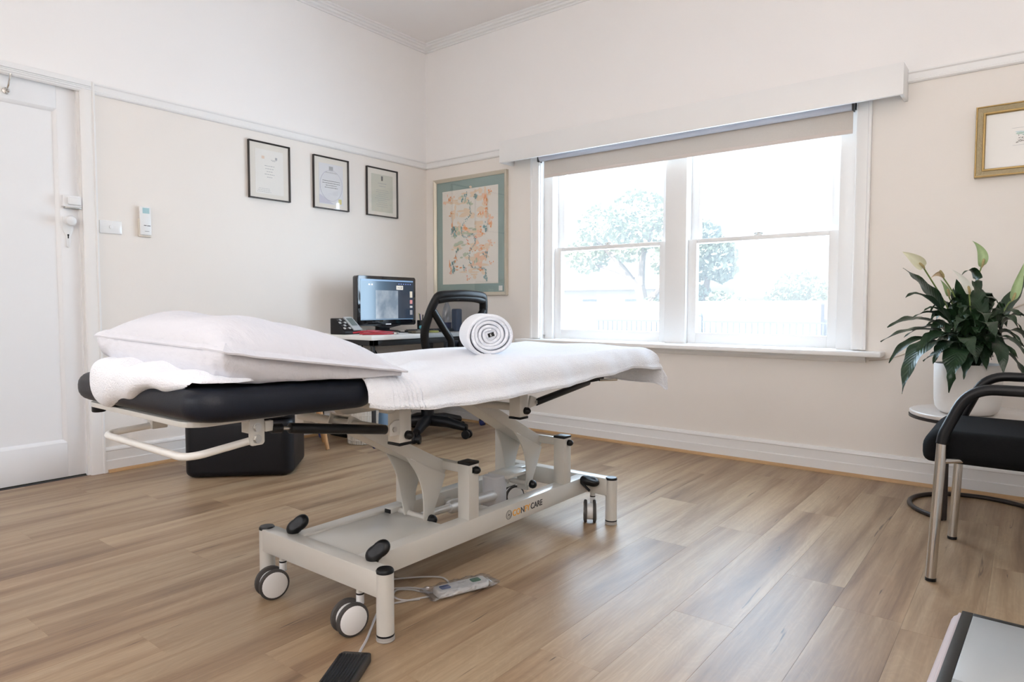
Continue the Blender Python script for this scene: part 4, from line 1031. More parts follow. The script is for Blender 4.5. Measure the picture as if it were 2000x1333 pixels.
# desk clutter
SH = NB()
for pts in ([(.42, -1.08, .712), (.45, -1.00, .720), (.44, -.90, .712), (.46, -.82, .709)], [(.46, -1.06, .708), (.52, -.98, .708), (.53, -.88, .714), (.50, -.80, .710), (.44, -.79, .708), (.40, -.84, .716), (.40, -.95, .722)], [(.50, -1.07, .706), (.56, -.97, .706), (.57, -.86, .706)]):
    tube(SH, crom([Vector(q) for q in pts], 10), .0062, 8)
STH = thing('stethoscope', 'red stethoscope tubing coiled on the desk in front of the phone', 'stethoscope', (.48, -.94, .70))
obj('tubing', SH, M_RED, STH)
t = NB(); lathe(t, [(.018, .7005), (.022, .704), (.022, .712), (.016, .716)], (.575, -.855, 0), 20); obj('chest_piece', t, M_CHROME, STH, 'chrome chest piece')
t = NB(); tube(t, crom([(.47, -.82, .711), (.52, -.76, .709), (.56, -.70, .708)], 6), .003, 6); tube(t, crom([(.47, -.81, .712), (.50, -.73, .710), (.52, -.66, .708)], 6), .003, 6); obj('ear_tube', t, M_BLACK, STH)
KB = thing('keyboard', 'dark computer keyboard below the monitor', 'keyboard', (.45, -.42, .70))
t = NB(); box(t, .38, .51, -.60, -.18, .701, .716, .004); obj('keyboard_case', t, M_BLACK, KB)
t = NB()
for i in range(5):
    for j in range(16): box(t, .388 + i * .024, .408 + i * .024, -.592 + j * .0255, -.571 + j * .0255, .716, .721)
obj('keys', t, P('key_dark', (.03, .035, .045), .4), KB, kind='stuff')
t = NB(); tube(t, [(.565 + .034 * math.cos(2 * PI * k / 28), -.50 + .034 * math.sin(2 * PI * k / 28), .708) for k in range(28)], .0065, 8, True); obj('tape_ring', t, M_YEL, None, 'yellow green ring of tape lying on the desk edge', 'tape')
t = NB(); box(t, .52, .60, -.70, -.575, .7008, .718, .005, 2); obj('wallet', t, M_OLIVE, None, 'dark brown pouch on the desk beside the yellow ring', 'pouch')
TB = NB(); pillowbox(TB, .36, .40, -.445, -.405, .722, .745, .012, .008); obj('toy_ball', TB, M_TEAL, None, 'small teal gadget on top of the keyboard', 'gadget')
PN = thing('pen_pot', 'dark pen pot with pens right of the monitor', 'pot', (.26, -.30, .70))
t = NB(); lathe(t, [(.034, .701), (.036, .702), (.038, .78), (.035, .78), (.033, .71)], (.26, -.31, 0), 24, True, True); obj('pot', t, M_BLACK, PN)
for k, (dx, dy, m_) in enumerate(((.02, .01, M_WHITEPL), (-.015, .02, M_BLACK), (.005, -.02, M_NAVY), (-.01, -.01, M_YEL))):
    t = NB(); tube(t, [(.26 + dx * .4, -.31 + dy * .4, .712), (.26 + dx * 1.6, -.31 + dy * 1.6, .815 + .006 * k)], .004, 8); obj('pen', t, m_, PN)
BT = thing('water_bottle', 'clear plastic water bottle on the desk behind the office chair mesh', 'bottle', (.41, -.2, .70))
t = NB(); lathe(t, [(.028, .701), (.033, .706), (.033, .76), (.030, .775), (.033, .79), (.033, .84), (.026, .875), (.014, .905), (.013, .915)], (.41, -.20, 0), 24); obj('bottle_body', t, M_BOTTLE, BT)
t = NB(); lathe(t, [(.015, .912), (.016, .914), (.016, .930), (.012, .932)], (.41, -.20, 0), 18); obj('cap', t, M_WHITEPL, BT)
t = NB(); lathe(t, [(.0338, .715), (.0338, .765)], (.41, -.20, 0), 24); obj('bottle_label', t, M_NAVY, BT, 'navy label')
t = NB(); box(t, .48, .54, -.23, -.17, .701, .866, .012, 3); obj('blue_speaker', t, P('slate_blue', (.05, .08, .15), .45), None, 'upright slate blue speaker behind the chair mesh', 'speaker')

# ================================================================== OFFICE CHAIR
OC = thing('office_chair', 'black mesh back office chair pulled up to the desk', 'office chair', (.605, -.60, 0), math.radians(-10))
# local: +x is the back of the chair, the sitter looks along -x
t = NB()
for k in range(5):
    a = math.radians(72 * k + 24); d = Vector((math.cos(a), math.sin(a), 0))
    t2 = NB(); tube(t2, [d * .02 + Vector((0, 0, .105)), d * .16 + Vector((0, 0, .10)), d * .30 + Vector((0, 0, .072))], [.040, .036, .026], 10); join(t, t2)
lathe(t, [(.045, .075), (.05, .08), (.05, .125), (.03, .135)], (0, 0, 0), 20); sb = obj('star_base', t, M_BLACK, OC, local=True)
for k in range(5):
    a = math.radians(72 * k + 24); d = Vector((math.cos(a), math.sin(a), 0)); e = Vector((-d.y, d.x, 0)); c = d * .305 + Vector((0, 0, .029))
    t = NB(); tube(t, [c - e * .026, c - e * .010], .029, 20); tube(t, [c + e * .010, c + e * .026], .029, 20); tube(t, [c + Vector((0, 0, .0)) - e * .012, c + e * .012], .022, 16); cyl(t, c + Vector((0, 0, .02)), c + Vector((0, 0, .05)), .008, seg=10); obj('castor', t, M_BLACK, sb, local=True)
t = NB(); cyl(t, (0, 0, .12), (0, 0, .40), .026, .018, seg=18); obj('gas_column', t, M_BLACK, OC, local=True)
t = NB(); box(t, -.15, .17, -.11, .11, .30, .435, .02); cyl(t, (0, 0, .13), (0, 0, .31), .045, .04, seg=20); obj('tilt_mechanism', t, M_BLACK, OC, local=True)
t = NB(); pillowbox(t, -.25, .23, -.24, .24, .430, .505, .09, .03); obj('seat', t, M_FABRIC, OC, local=True)
def bk_pt(y, z):  # gently reclined, curved back
    return Vector((.25 + .15 * (z - .5) / .46 - .06 * (1 - (y / .24) ** 2) * 0 + .10 * (y / .24) ** 2 * -.25, y, z))
OW = [(.15, .56), (.195, .62), (.225, .72), (.215, .84), (.19, .925), (.165, .95)]
outl = [(-a_, z_) for a_, z_ in OW] + [(-.08, .957), (0, .960), (.08, .957)] + [(a_, z_) for a_, z_ in OW[::-1]] + [(0, .535)]
t = NB(); tube(t, crom([bk_pt(y, z) for y, z in outl], 6, True), .026, 12, True, sq=1.1); tube(t, crom([bk_pt(y, z) for y, z in ((-.18, .925), (-.1, .937), (0, .940), (.1, .937), (.18, .925))], 6), .028, 10); bf = obj('back_frame', t, M_BLACK, OC, local=True)
t = NB(); 
def meshf(u, v):
    z = .55 + .40 * v; w = lerp_tab([(.535, .13), (.62, .185), (.72, .215), (.84, .205), (.95, .155)], z); y = (u - .5) * 2 * w
    return bk_pt(y, z) + Vector((-.004, 0, 0))
grid(t, meshf, 14, 16)
mm = D_.materials.new('mesh_fabric'); mm.use_nodes = True; nt = mm.node_tree
for n_ in list(nt.nodes): nt.nodes.remove(n_)
oo = nt.nodes.new('ShaderNodeOutputMaterial'); tr = nt.nodes.new('ShaderNodeBsdfTransparent'); df = nt.nodes.new('ShaderNodeBsdfDiffuse'); df.inputs[0].default_value = (.03, .03, .033, 1)
xx = nt.nodes.new('ShaderNodeMixShader'); xx.inputs[0].default_value = .60; nt.links.new(tr.outputs[0], xx.inputs[1]); nt.links.new(df.outputs[0], xx.inputs[2]); nt.links.new(xx.outputs[0], oo.inputs[0])
obj('back_mesh', t, mm, OC, 'see-through black mesh', local=True)
t = NB()
for s in (-1, 1):
    tube(t, crom([bk_pt(s * .205, .86) + Vector((.01, 0, 0)), bk_pt(s * .12, .75) + Vector((.025, 0, 0)), bk_pt(s * .045, .655) + Vector((.035, 0, 0)), bk_pt(s * .035, .56) + Vector((.03, 0, 0))], 6), .024, 10)
obj('back_strut', t, M_BLACK, OC, local=True)
t = NB(); box(t, .25, .31, -.05, .05, .44, .66, .012); box(t, .08, .28, -.04, .04, .42, .45, .008); obj('back_spine', t, P('chair_grey', (.045, .055, .075), .3), OC, 'slate grey spine', local=True)

# ================================================================== PICTURES
def framed(name, label, cat, wallaxis, a0, a1, z0, z1, fw, depth, fmat, group=None):
    """frame of four mitred bars around the given outer rectangle; wallaxis 0 = left wall, 1 = back wall"""
    ctr = (a0 + a1) / 2
    loc = (0.0, ctr, z0) if wallaxis == 0 else (ctr, 0.0, z0)
    T = thing(name, label, cat, loc, group=group)
    def tr(a, d, z): return Vector((d, a, z)) if wallaxis == 0 else Vector((a, -d, z))
    t = NB()
    prof = [(0, .001), (0, depth), (fw * .25, depth), (fw * .6, depth * .85), (fw, depth * .6), (fw, .001)]
    cs = [(a0, z0, 1, 1), (a1, z0, -1, 1), (a1, z1, -1, -1), (a0, z1, 1, -1)]
    rings = [[t.verts.new(tr(a + sa * p, d, z + sz * p)) for p, d in prof] for a, z, sa, sz in cs]
    m = len(prof)
    for i in range(4):
        A, B = rings[i], rings[(i + 1) % 4]
        for k in range(m): t.faces.new((A[k], B[k], B[(k + 1) % m], A[(k + 1) % m]))
    obj('frame', t, fmat, T, angle=20)
    def sheet(nm, b0, b1, c0, c1, d, mat, lab=None, par=None):
        t = NB(); p, q = tr(b0, d - .001, c0), tr(b1, d, c1)
        box(t, min(p.x, q.x), max(p.x, q.x), min(p.y, q.y), max(p.y, q.y), min(p.z, q.z), max(p.z, q.z)); return obj(nm, t, mat, par or T, lab, smooth=False)
    T['x'] = 0; del T['x']
    return T, tr, sheet
def lines(sheet_o, tr, d, rows, mat, nm='print'):
    """rows: (a0,a1,z,h) printed strokes"""
    t = NB()
    for a0, a1, z, h in rows:
        p, q = tr(a0, d, z - h / 2), tr(a1, d + .0003, z + h / 2)
        box(t, min(p.x, q.x), max(p.x, q.x), min(p.y, q.y), max(p.y, q.y), p.z, q.z)
    return obj(nm, t, mat, sheet_o, smooth=False)
rr = random.Random(2)
def textrows(c, w, z0, z1, n, h):
    out = []
    for i in range(n):
        z = z1 - (z1 - z0) * i / max(1, n - 1); ww = w * rr.uniform(.5, 1); x = c - ww / 2
        while x < c + ww / 2:
            l = rr.uniform(.006, .016); out.append((x, min(x + l, c + ww / 2), z, h)); x += l + .004
    return out
certs = [(-1.542, -1.254, 1.558, 1.914, 'thin black framed certificate with cream mount, leftmost of the three, nearest the door'),
         (-1.072, -.782, 1.550, 1.906, 'black framed certificate with pale circle and gold seal, middle of the three'),
         (-.617, -.322, 1.551, 1.905, 'thin black framed certificate on grey green paper, nearest the room corner')]
for i, (a0, a1, z0, z1, lab) in enumerate(certs):
    T, tr, sheet = framed('framed_certificate', lab, 'certificate', 0, a0, a1, z0, z1, .0085, .022, M_BLKFR, 'certificates on the left wall')
    sheet('mount', a0 + .007, a1 - .007, z0 + .007, z1 - .007, .010, M_MAT)
    pa = sheet('paper', a0 + .045, a1 - .045, z0 + .035, z1 - .045, .0112, [M_PAPER, M_PAPERL, M_PAPERG][i])
    c = (a0 + a1) / 2
    if i == 0:
        lines(pa, tr, .0113, textrows(c, .07, 1.70, 1.77, 5, .0035) + textrows(c + .03, .04, 1.805, 1.810, 2, .003), M_INK)
        lines(pa, tr, .0113, [(c + .04, c + .055, 1.822, .016)], M_INK, 'crest'); lines(pa, tr, .0113, textrows(c - .04, .10, 1.605, 1.625, 3, .002), M_INK, 'signature')
        lines(pa, tr, .0113, [(c - .055, c - .035, 1.82, .018)], P('seal_peach', (.78, .62, .50), .7), 'seal')
    elif i == 1:
        t = NB(); tube(t, [tr(c + .092 * math.cos(2 * PI * k / 40), .0113, 1.715 + .105 * math.sin(2 * PI * k / 40)) for k in range(40)], .0016, 5, True); obj('circle', t, M_INKLIL, pa)
        lines(pa, tr, .0113, [(c - .018, c + .016, 1.830, .030)], M_INK, 'crest'); lines(pa, tr, .0113, textrows(c, .12, 1.800, 1.805, 2, .003), M_INK)
        lines(pa, tr, .0113, textrows(c, .15, 1.70, 1.745, 4, .004), M_INK2, 'script'); lines(pa, tr, .0113, [(c + .058, c + .085, 1.612, .035)], M_INKGOLD, 'gold_seal')
        t = NB(); prism(t, [(c - .098, 1.59), (c + .02, 1.59), (c - .098, 1.65)], 0, .0112, .0114); obj('corner_tint', t, M_INKLIL, pa, smooth=False)
    else:
        lines(pa, tr, .0113, [(c - .010, c + .006, 1.832, .034)], M_INK2, 'crest'); lines(pa, tr, .0113, textrows(c, .09, 1.775, 1.795, 2, .005), M_INK); lines(pa, tr, .0113, textrows(c, .14, 1.625, 1.745, 9, .003), M_INK, 'body_text')
    sheet('glazing', a0 + .007, a1 - .007, z0 + .007, z1 - .007, .0150, M_PICGLASS)
# large abstract print on the back wall
T, tr, sheet = framed('framed_print', 'large abstract orange and teal print with a sage mount in a champagne frame', 'picture', 1, .104, .838, .966, 1.872, .026, .030, M_SILVER)
sheet('mount', .128, .814, .990, 1.848, .012, M_MATGREEN)
pa = sheet('paper', .190, .752, 1.055, 1.775, .0132, P('print_paper', (.80, .755, .69), .75))
A0, A1, B0, B1 = .190, .752, 1.055, 1.775
def ap(u, v): return A0 + (A1 - A0) * u, B1 - (B1 - B0) * v
pr = random.Random(11)
mats = dict(o=P('print_orange', (.82, .36, .15), .8), p=P('print_peach', (.84, .56, .40), .8), y=P('print_ochre', (.78, .56, .28), .8), t=P('print_teal', (.20, .36, .37), .8), g=P('print_sage', (.50, .56, .42), .8), r=P('print_coral', (.80, .28, .18), .8), pale=P('print_cream_wash', (.80, .64, .48), .8))
def blot(t, u, v, ru, rv):
    k = pr.randint(7, 10); c = ap(u, v); a0 = pr.uniform(0, 6)
    vs = []
    for i in range(k):
        a = a0 + 2 * PI * i / k; q = pr.uniform(.65, 1.15)
        vs.append((c[0] + ru * (A1 - A0) * math.cos(a) * q, c[1] + rv * (B1 - B0) * math.sin(a) * q))
    blot.d += 6e-6
    vsn = [t.verts.new(tr(x, .01335 + blot.d, z)) for x, z in vs]; t.faces.new(vsn)
blot.d = 0
def blots(key, lst, spread=0, n=1, d=0.0):
    t = NB()
    for (u, v, ru, rv) in lst:
        for _ in range(n * 3): blot(t, u + pr.gauss(0, spread + ru * .45), v + pr.gauss(0, spread * .8 + rv * .45), ru * pr.uniform(.25, .75), rv * pr.uniform(.3, .8))
    obj('colour_patch', t, mats[key], pa, smooth=False, kind='stuff')
blots('pale', [(.25, .12, .09, .03), (.5, .25, .14, .035), (.75, .12, .07, .05), (.62, .42, .16, .04), (.3, .42, .06, .05), (.72, .6, .15, .03), (.65, .74, .14, .05), (.3, .6, .08, .03), (.6, .88, .12, .03), (.75, .27, .10, .04), (.2, .25, .05, .05), (.55, .08, .1, .03)], .02, 3, 0)
blots('p', [(.14, .10, .035, .03), (.78, .13, .03, .05), (.80, .28, .05, .04), (.42, .42, .05, .035), (.7, .47, .05, .02), (.66, .60, .06, .02), (.73, .74, .06, .05), (.87, .58, .03, .02), (.86, .38, .03, .04), (.62, .75, .05, .05)], .02, 3, .00005)
blots('o', [(.14, .10, .022, .02), (.17, .22, .02, .012), (.15, .26, .024, .009), (.78, .14, .018, .03), (.86, .07, .02, .018), (.42, .41, .03, .022), (.56, .64, .028, .012), (.72, .64, .03, .011), (.25, .73, .02, .022), (.13, .80, .015, .05), (.28, .82, .04, .014), (.47, .58, .025, .01), (.19, .42, .012, .05), (.88, .80, .016, .012), (.72, .84, .03, .02), (.80, .24, .02, .016), (.70, .28, .018, .02), (.88, .40, .016, .03), (.70, .46, .03, .016), (.46, .94, .022, .010)], .012, 2, .0001)
blots('r', [(.46, .535, .018, .008), (.42, .84, .016, .012), (.46, .94, .018, .010), (.60, .52, .02, .012), (.16, .87, .012, .012)], .008, 2, .00015)
blots('g', [(.42, .10, .035, .03), (.50, .45, .09, .02), (.34, .58, .10, .03), (.30, .44, .05, .04), (.63, .76, .03, .025), (.52, .16, .04, .02), (.42, .70, .05, .025)], .012, 2, .00008)
t = NB(); river = [ap(u, v) for u, v in ((.50, .13), (.51, .20), (.52, .27), (.47, .31), (.39, .36), (.36, .42), (.37, .48), (.46, .505), (.56, .48), (.60, .53), (.60, .58), (.54, .63), (.50, .70), (.52, .78), (.57, .835), (.70, .83), (.78, .85), (.79, .90), (.77, .95))]
pts = crom([tr(x, .0134, z) for x, z in river], 6)
for i, p in enumerate(pts):
    for _ in range(2):
        blot.d += 1e-5; c = p + Vector((pr.gauss(0, .004), -.0 - blot.d, pr.gauss(0, .004))); r = pr.uniform(.0018, .0045)
        t.faces.new([t.verts.new(c + Vector((r * math.cos(a), 0, r * 1.2 * math.sin(a)))) for a in [2 * PI * q / 7 + i for q in range(7)]])
for u, v, n_ in ((.44, .07, 10), (.62, .09, 12), (.22, .42, 14), (.21, .47, 10), (.79, .42, 16), (.80, .70, 10), (.20, .78, 8), (.22, .86, 14), (.36, .11, 6), (.78, .93, 8), (.27, .64, 4), (.40, .82, 6)):
    for _ in range(n_):
        x, z = ap(u + pr.gauss(0, .018), v + pr.gauss(0, .022)); r = pr.uniform(.003, .007)
        blot.d += 1e-5; t.faces.new([t.verts.new(tr(x + r * math.cos(a), .0134 + blot.d, z + r * 1.6 * math.sin(a))) for a in [2 * PI * q / 6 for q in range(6)]])
obj('ink_trail', t, mats['t'], pa, 'teal winding ink trail', smooth=False, kind='stuff')
sheet('mount_label', .757, .792, 1.000, 1.036, .0128, M_PAPER, 'small white label')
sheet('glazing', .128, .814, .990, 1.848, .0200, M_PICGLASS)
# gilt picture at the right edge
T, tr, sheet = framed('framed_watercolour', 'small landscape watercolour in a wide gold frame at the right of the window', 'picture', 1, 3.617, 4.117, 1.478, 1.800, .038, .034, M_GOLD2)
def ring(nm, ins, w, d0, d1, mat):
    t = NB(); a0, a1, z0, z1 = 3.617 + ins, 4.117 - ins, 1.478 + ins, 1.800 - ins
    prof = [(0, d0), (w * .3, d1), (w * .7, d1), (w, d0)]
    rings = [[t.verts.new(tr(a + sa * p, d, z + sz * p)) for p, d in prof] for a, z, sa, sz in ((a0, z0, 1, 1), (a1, z0, -1, 1), (a1, z1, -1, -1), (a0, z1, 1, -1))]
    for i in range(4):
        for k in range(3): t.faces.new((rings[i][k], rings[(i + 1) % 4][k], rings[(i + 1) % 4][k + 1], rings[i][k + 1]))
    obj(nm, t, mat, T, angle=20)
ring('outer_bead', 0, .008, .033, .039, M_GOLD); ring('inner_fillet', .026, .013, .020, .030, M_GOLD)
pa = sheet('paper', 3.653, 4.081, 1.514, 1.764, .012, M_PAPER)
t = NB(); pr = random.Random(5); blot.d = 0
NW = [0.0]
def nw():
    return NW[0]
def wash(key, mat, lst, n):
    t = NB()
    for (a, z, ra, rz) in lst:
        for _ in range(n):
            x, zz = a + pr.gauss(0, ra * .5), z + pr.gauss(0, rz * .5); r = pr.uniform(.3, .7); NW[0] += 1.5e-5
            t.faces.new([t.verts.new(tr(x + ra * r * math.cos(q) * pr.uniform(.7, 1.2), .0123 + key + nw(), zz + rz * r * math.sin(q) * pr.uniform(.7, 1.2))) for q in [2 * PI * k / 8 for k in range(8)]])
    obj('painted_wash', t, mat, pa, smooth=False, kind='stuff')
wash(0, P('wash_blue', (.50, .63, .65), .8), [(3.800, 1.672, .030, .008), (3.845, 1.678, .05, .012), (3.90, 1.67, .06, .012)], 5)
wash(.0001, P('wash_green', (.36, .52, .44), .8), [(3.805, 1.660, .022, .007), (3.85, 1.655, .04, .010), (3.92, 1.65, .05, .012)], 5)
wash(.0002, P('wash_umber', (.24, .22, .19), .8), [(3.765 + pr.uniform(0, .25), 1.622 + pr.uniform(0, .032), pr.uniform(.003, .008), pr.uniform(.002, .006)) for _ in range(170)], 1)
lines(pa, tr, .0125, [(3.752, 3.95, 1.688, .0012), (3.756, 3.84, 1.611, .0012)], M_INK, 'pencil_line')
sheet('glazing', 3.653, 4.081, 1.514, 1.764, .0160, M_PICGLASS)
# wall plate and air conditioner remote
SW = thing('light_switch', 'white wall switch plate beside the door architrave', 'switch', (0, -2.33, 1.265))
t = NB(); box(t, 0.0, .009, -2.385, -2.277, 1.265, 1.333, .003); obj('plate', t, P('gloss_plate', (.86, .86, .86), .08), SW)
t = NB(); cyl(t, (.009, -2.331, 1.300), (.013, -2.331, 1.300), .010, seg=20, b=.001); obj('dimmer', t, M_WHITEPL, SW)
RM = thing('air_conditioner_remote', 'white air conditioner remote in a wall holder with a blue display', 'remote control', (0, -2.16, 1.266))
t = NB(); box(t, 0.0, .016, -2.195, -2.130, 1.262, 1.36, .003); obj('wall_holder', t, P('holder_cream', (.76, .70, .62), .5), RM)
t = NB(); box(t, .006, .024, -2.190, -2.132, 1.270, 1.426, .005); rb = obj('remote_body', t, M_WHITEPL, RM)
t = NB(); box(t, .0238, .0246, -2.177, -2.142, 1.388, 1.418); obj('display', t, M_LCDBLUE, rb, smooth=False)
t = NB()
for a, c, z, h in ((-2.172, -2.158, 1.323, .004), (-2.155, -2.138, 1.322, .004), (-2.168, -2.145, 1.291, .002)): box(t, .0238, .0245, a, c, z - h / 2, z + h / 2)
obj('printed_caption', t, M_INK2, rb, smooth=False)
# cable clipped along the wall beside the sill
t = NB(); tube(t, crom([(3.20, -.010, .606), (3.28, -.006, .618), (3.36, -.004, .650), (3.46, -.004, .70), (3.60, -.004, .78), (3.75, -.004, .86), (3.9, -.004, .93), (4.1, -.004, 1.0)], 6), .0032, 8); obj('wall_cable', t, P('cable_cream', (.62, .55, .48), .5), None, 'thin cream cable running up the wall from the window sill end', 'cable')

# ================================================================== RIGHT SIDE: TABLE, PLANT, CHAIR, HEARTH
ST_ = thing('side_table', 'round stone topped side table with a dark ring base under the plant', 'side table', (3.69, -.365, 0))
t = NB(); lathe(t, [(.245, .412), (.258, .414), (.26, .418), (.26, .428), (.255, .432)], (3.69, -.365, 0), 64); obj('table_top', t, M_TABLETOP, ST_)
t = NB(); lathe(t, [(.24, .400), (.262, .401), (.262, .412), (.24, .4125)], (3.69, -.365, 0), 64); obj('table_rim', t, M_DARKMETAL, ST_, 'dark metal rim')
t = NB(); tube(t, [(3.69 + .248 * math.cos(a_), -.365 + .248 * math.sin(a_), .0105) for a_ in [math.radians(245 - 262 * k / 60) for k in range(61)]], .0098, 10); obj('base_ring', t, M_DARKMETAL, ST_)
for a in (math.radians(245), math.radians(-17)):
    x, y = 3.69 + .238 * math.cos(a), -.365 + .238 * math.sin(a)
    t = NB(); box(t, x - .011, x + .011, y - .011, y + .011, .004, .402, .002); obj('leg', t, M_DARKMETAL, ST_)
PT = thing('peace_lily', 'peace lily with dark drooping leaves in a white pot on the side table', 'plant', (3.645, -.43, .432))
pc = (3.645, -.43, 0)
t = NB(); lathe(t, [(.075, .4322), (.092, .4345), (.106, .445), (.115, .462), (.119, .49), (.121, .56), (.122, .640), (.120, .644), (.116, .642), (.113, .60), (.112, .50)], pc, 48, True, False); obj('pot', t, M_POT, PT)
t = NB(); lathe(t, [(.001, .622), (.06, .625), (.114, .618)], pc, 30, False, False); obj('soil', t, M_SOIL, PT)
def leaf(b0, c, tip, w, fold=.25, twist=0.0, name='leaf', mat=None, bow=.62, stem0=.25):
    b0, c, tip = Vector(b0), Vector(c), Vector(tip)
    root = Vector((pc[0] + (b0.x - pc[0]) * .35, pc[1] + (b0.y - pc[1]) * .35, .62))
    # petiole + blade as one ribbon
    q = lambda t_: b0 * (1 - t_) ** 2 + c * 2 * t_ * (1 - t_) + tip * t_ * t_
    t = NB(); uvl = t.loops.layers.uv.new('uv'); n = 20; rows = []
    ts = [i / n for i in range(n + 1)]; cen = [q(x) for x in ts]
    up0 = None
    for i, p in enumerate(cen):
        d = (cen[min(i + 1, n)] - cen[max(i - 1, 0)]).normalized()
        sd = d.cross(Vector((0, 0, 1)))
        if sd.length < .2: sd = Vector((.7, -.7, 0)).cross(d) * -1
        sd.normalize()
        if up0 is not None and sd.dot(up0) < 0: sd = -sd
        up0 = sd
        nr = sd.cross(d); tw = twist * (ts[i] - .3)
        s2 = sd * math.cos(tw) + nr * math.sin(tw); n2 = s2.cross(d)
        s = (ts[i] - stem0) / (1 - stem0)
        ww = .0035 if s <= 0 else max(.0006, w * (math.sin(PI * min(1, s) ** bow) ** .85) * (1 - .25 * s) + .0035 * (1 - s))
        wav = .10 * w * math.sin(s * 17 + w * 900) if s > 0 else 0
        rows.append([(p + s2 * (ww * k) + n2 * (abs(k) ** 1.4 * ww * fold + (wav * k if abs(k) > .6 else 0)), k * ww / max(w, .001), ts[i]) for k in (-1, -.55, 0, .55, 1)])
    vv = [[t.verts.new(a[0]) for a in r] for r in rows]
    for i in range(n):
        for k in range(4):
            f = t.faces.new((vv[i][k], vv[i][k + 1], vv[i + 1][k + 1], vv[i + 1][k]))
            for l, (ii, kk) in zip(f.loops, ((i, k), (i, k + 1), (i + 1, k + 1), (i + 1, k))): l[uvl].uv = (rows[ii][kk][1], rows[ii][kk][2])
    tube(t, crom([root, (root + b0) / 2 + Vector((0, 0, .01)), b0], 3), .0032, 5)
    return obj(name, t, mat or M_LEAF, PT, angle=60)
HERO = [([3.591, -.469, .795], [3.517, -.541, .966], [3.425, -.647, 1.041], .034, .2), ([3.601, -.525, .797], [3.494, -.661, .98], [3.450, -.75, .917], .017, .5), ([3.613, -.555, .777], [3.555, -.642, .912], [3.512, -.73, .865], .016, .5),
        ([3.611, -.393, .75], [3.477, -.489, .881], [3.373, -.64, .795], .027, .4), ([3.619, -.514, .744], [3.498, -.666, .835], [3.378, -.818, .742], .026, .4), ([3.616, -.581, .736], [3.489, -.803, .801], [3.464, -.865, .545], .042, .25),
        ([3.591, -.497, .753], [3.444, -.649, .775], [3.395, -.721, .651], .021, .5), ([3.636, -.618, .708], [3.624, -.751, .763], [3.606, -.753, .549], .040, .15), ([3.656, -.419, .795], [3.687, -.372, 1.128], [3.605, -.47, 1.0], .018, .4),
        ([3.636, -.373, .75], [3.613, -.407, .903], [3.595, -.453, .999], .026, .3), ([3.661, -.481, .755], [3.697, -.443, .902], [3.647, -.438, .992], .034, .25), ([3.683, -.4, .752], [3.692, -.401, 1.03], [3.758, -.436, .86], .036, .25),
        ([3.698, -.363, .751], [3.77, -.26, .881], [3.842, -.154, 1.047], .032, .3), ([3.666, -.567, .737], [3.717, -.649, .822], [3.813, -.633, .686], .040, .2), ([3.71, -.406, .732], [3.807, -.36, .86], [3.879, -.353, .673], .032, .25),
        ([3.624, -.319, .748], [3.574, -.324, .881], [3.573, -.294, .967], .024, .3), ([3.664, -.648, .7], [3.659, -.703, .683], [3.650, -.716, .6], .016, .2), ([3.715, -.53, .717], [3.805, -.535, .72], [3.842, -.516, .576], .032, .25),
        ([3.631, -.567, .757], [3.595, -.669, .8], [3.533, -.772, .745], .026, .3), ([3.676, -.596, .759], [3.714, -.622, .881], [3.744, -.682, .764], .032, .2), ([3.611, -.521, .744], [3.541, -.568, .86], [3.506, -.599, .797], .020, .4),
        ([3.666, -.26, .769], [3.711, -.173, .972], [3.642, -.232, .904], .030, .3), ([3.652, -.616, .739], [3.638, -.686, .801], [3.685, -.733, .686], .026, .2), ([3.692, -.572, .738], [3.765, -.589, .781], [3.770, -.62, .624], .032, .2),
        ([3.615, -.58, .757], [3.553, -.676, .816], [3.494, -.78, .70], .028, .3), ([3.607, -.483, .774], [3.538, -.554, .902], [3.463, -.643, .835], .022, .4), ([3.626, -.599, .737], [3.582, -.707, .77], [3.552, -.763, .658], .028, .25), ([3.594, -.418, .761], [3.508, -.506, .838], [3.429, -.599, .752], .022, .35)]
for b0, c, tip, w, fd in HERO: leaf(b0, c, tip, w * 1.2, fd * .8, (tip[0] * 91 % 1 - .5) * 1.2)
lr = random.Random(21)
for k in range(72):
    a = lr.uniform(0, 2 * PI); R = lr.uniform(.06, .23); h = lr.uniform(.70, .97) - R * .6
    d = Vector((math.cos(a), math.sin(a), 0)); p0 = Vector((3.66, -.44, 0))
    b0 = p0 + d * lr.uniform(.03, .07) + Vector((0, 0, lr.uniform(.68, .74))); tip = p0 + d * R + Vector((0, 0, h))
    if tip.y > -.10: continue
    c = p0 + d * R * .62 + Vector((0, 0, h + lr.uniform(.06, .16)))
    leaf(b0, c, tip, lr.uniform(.024, .040), lr.uniform(.15, .45), lr.uniform(-.8, .8))
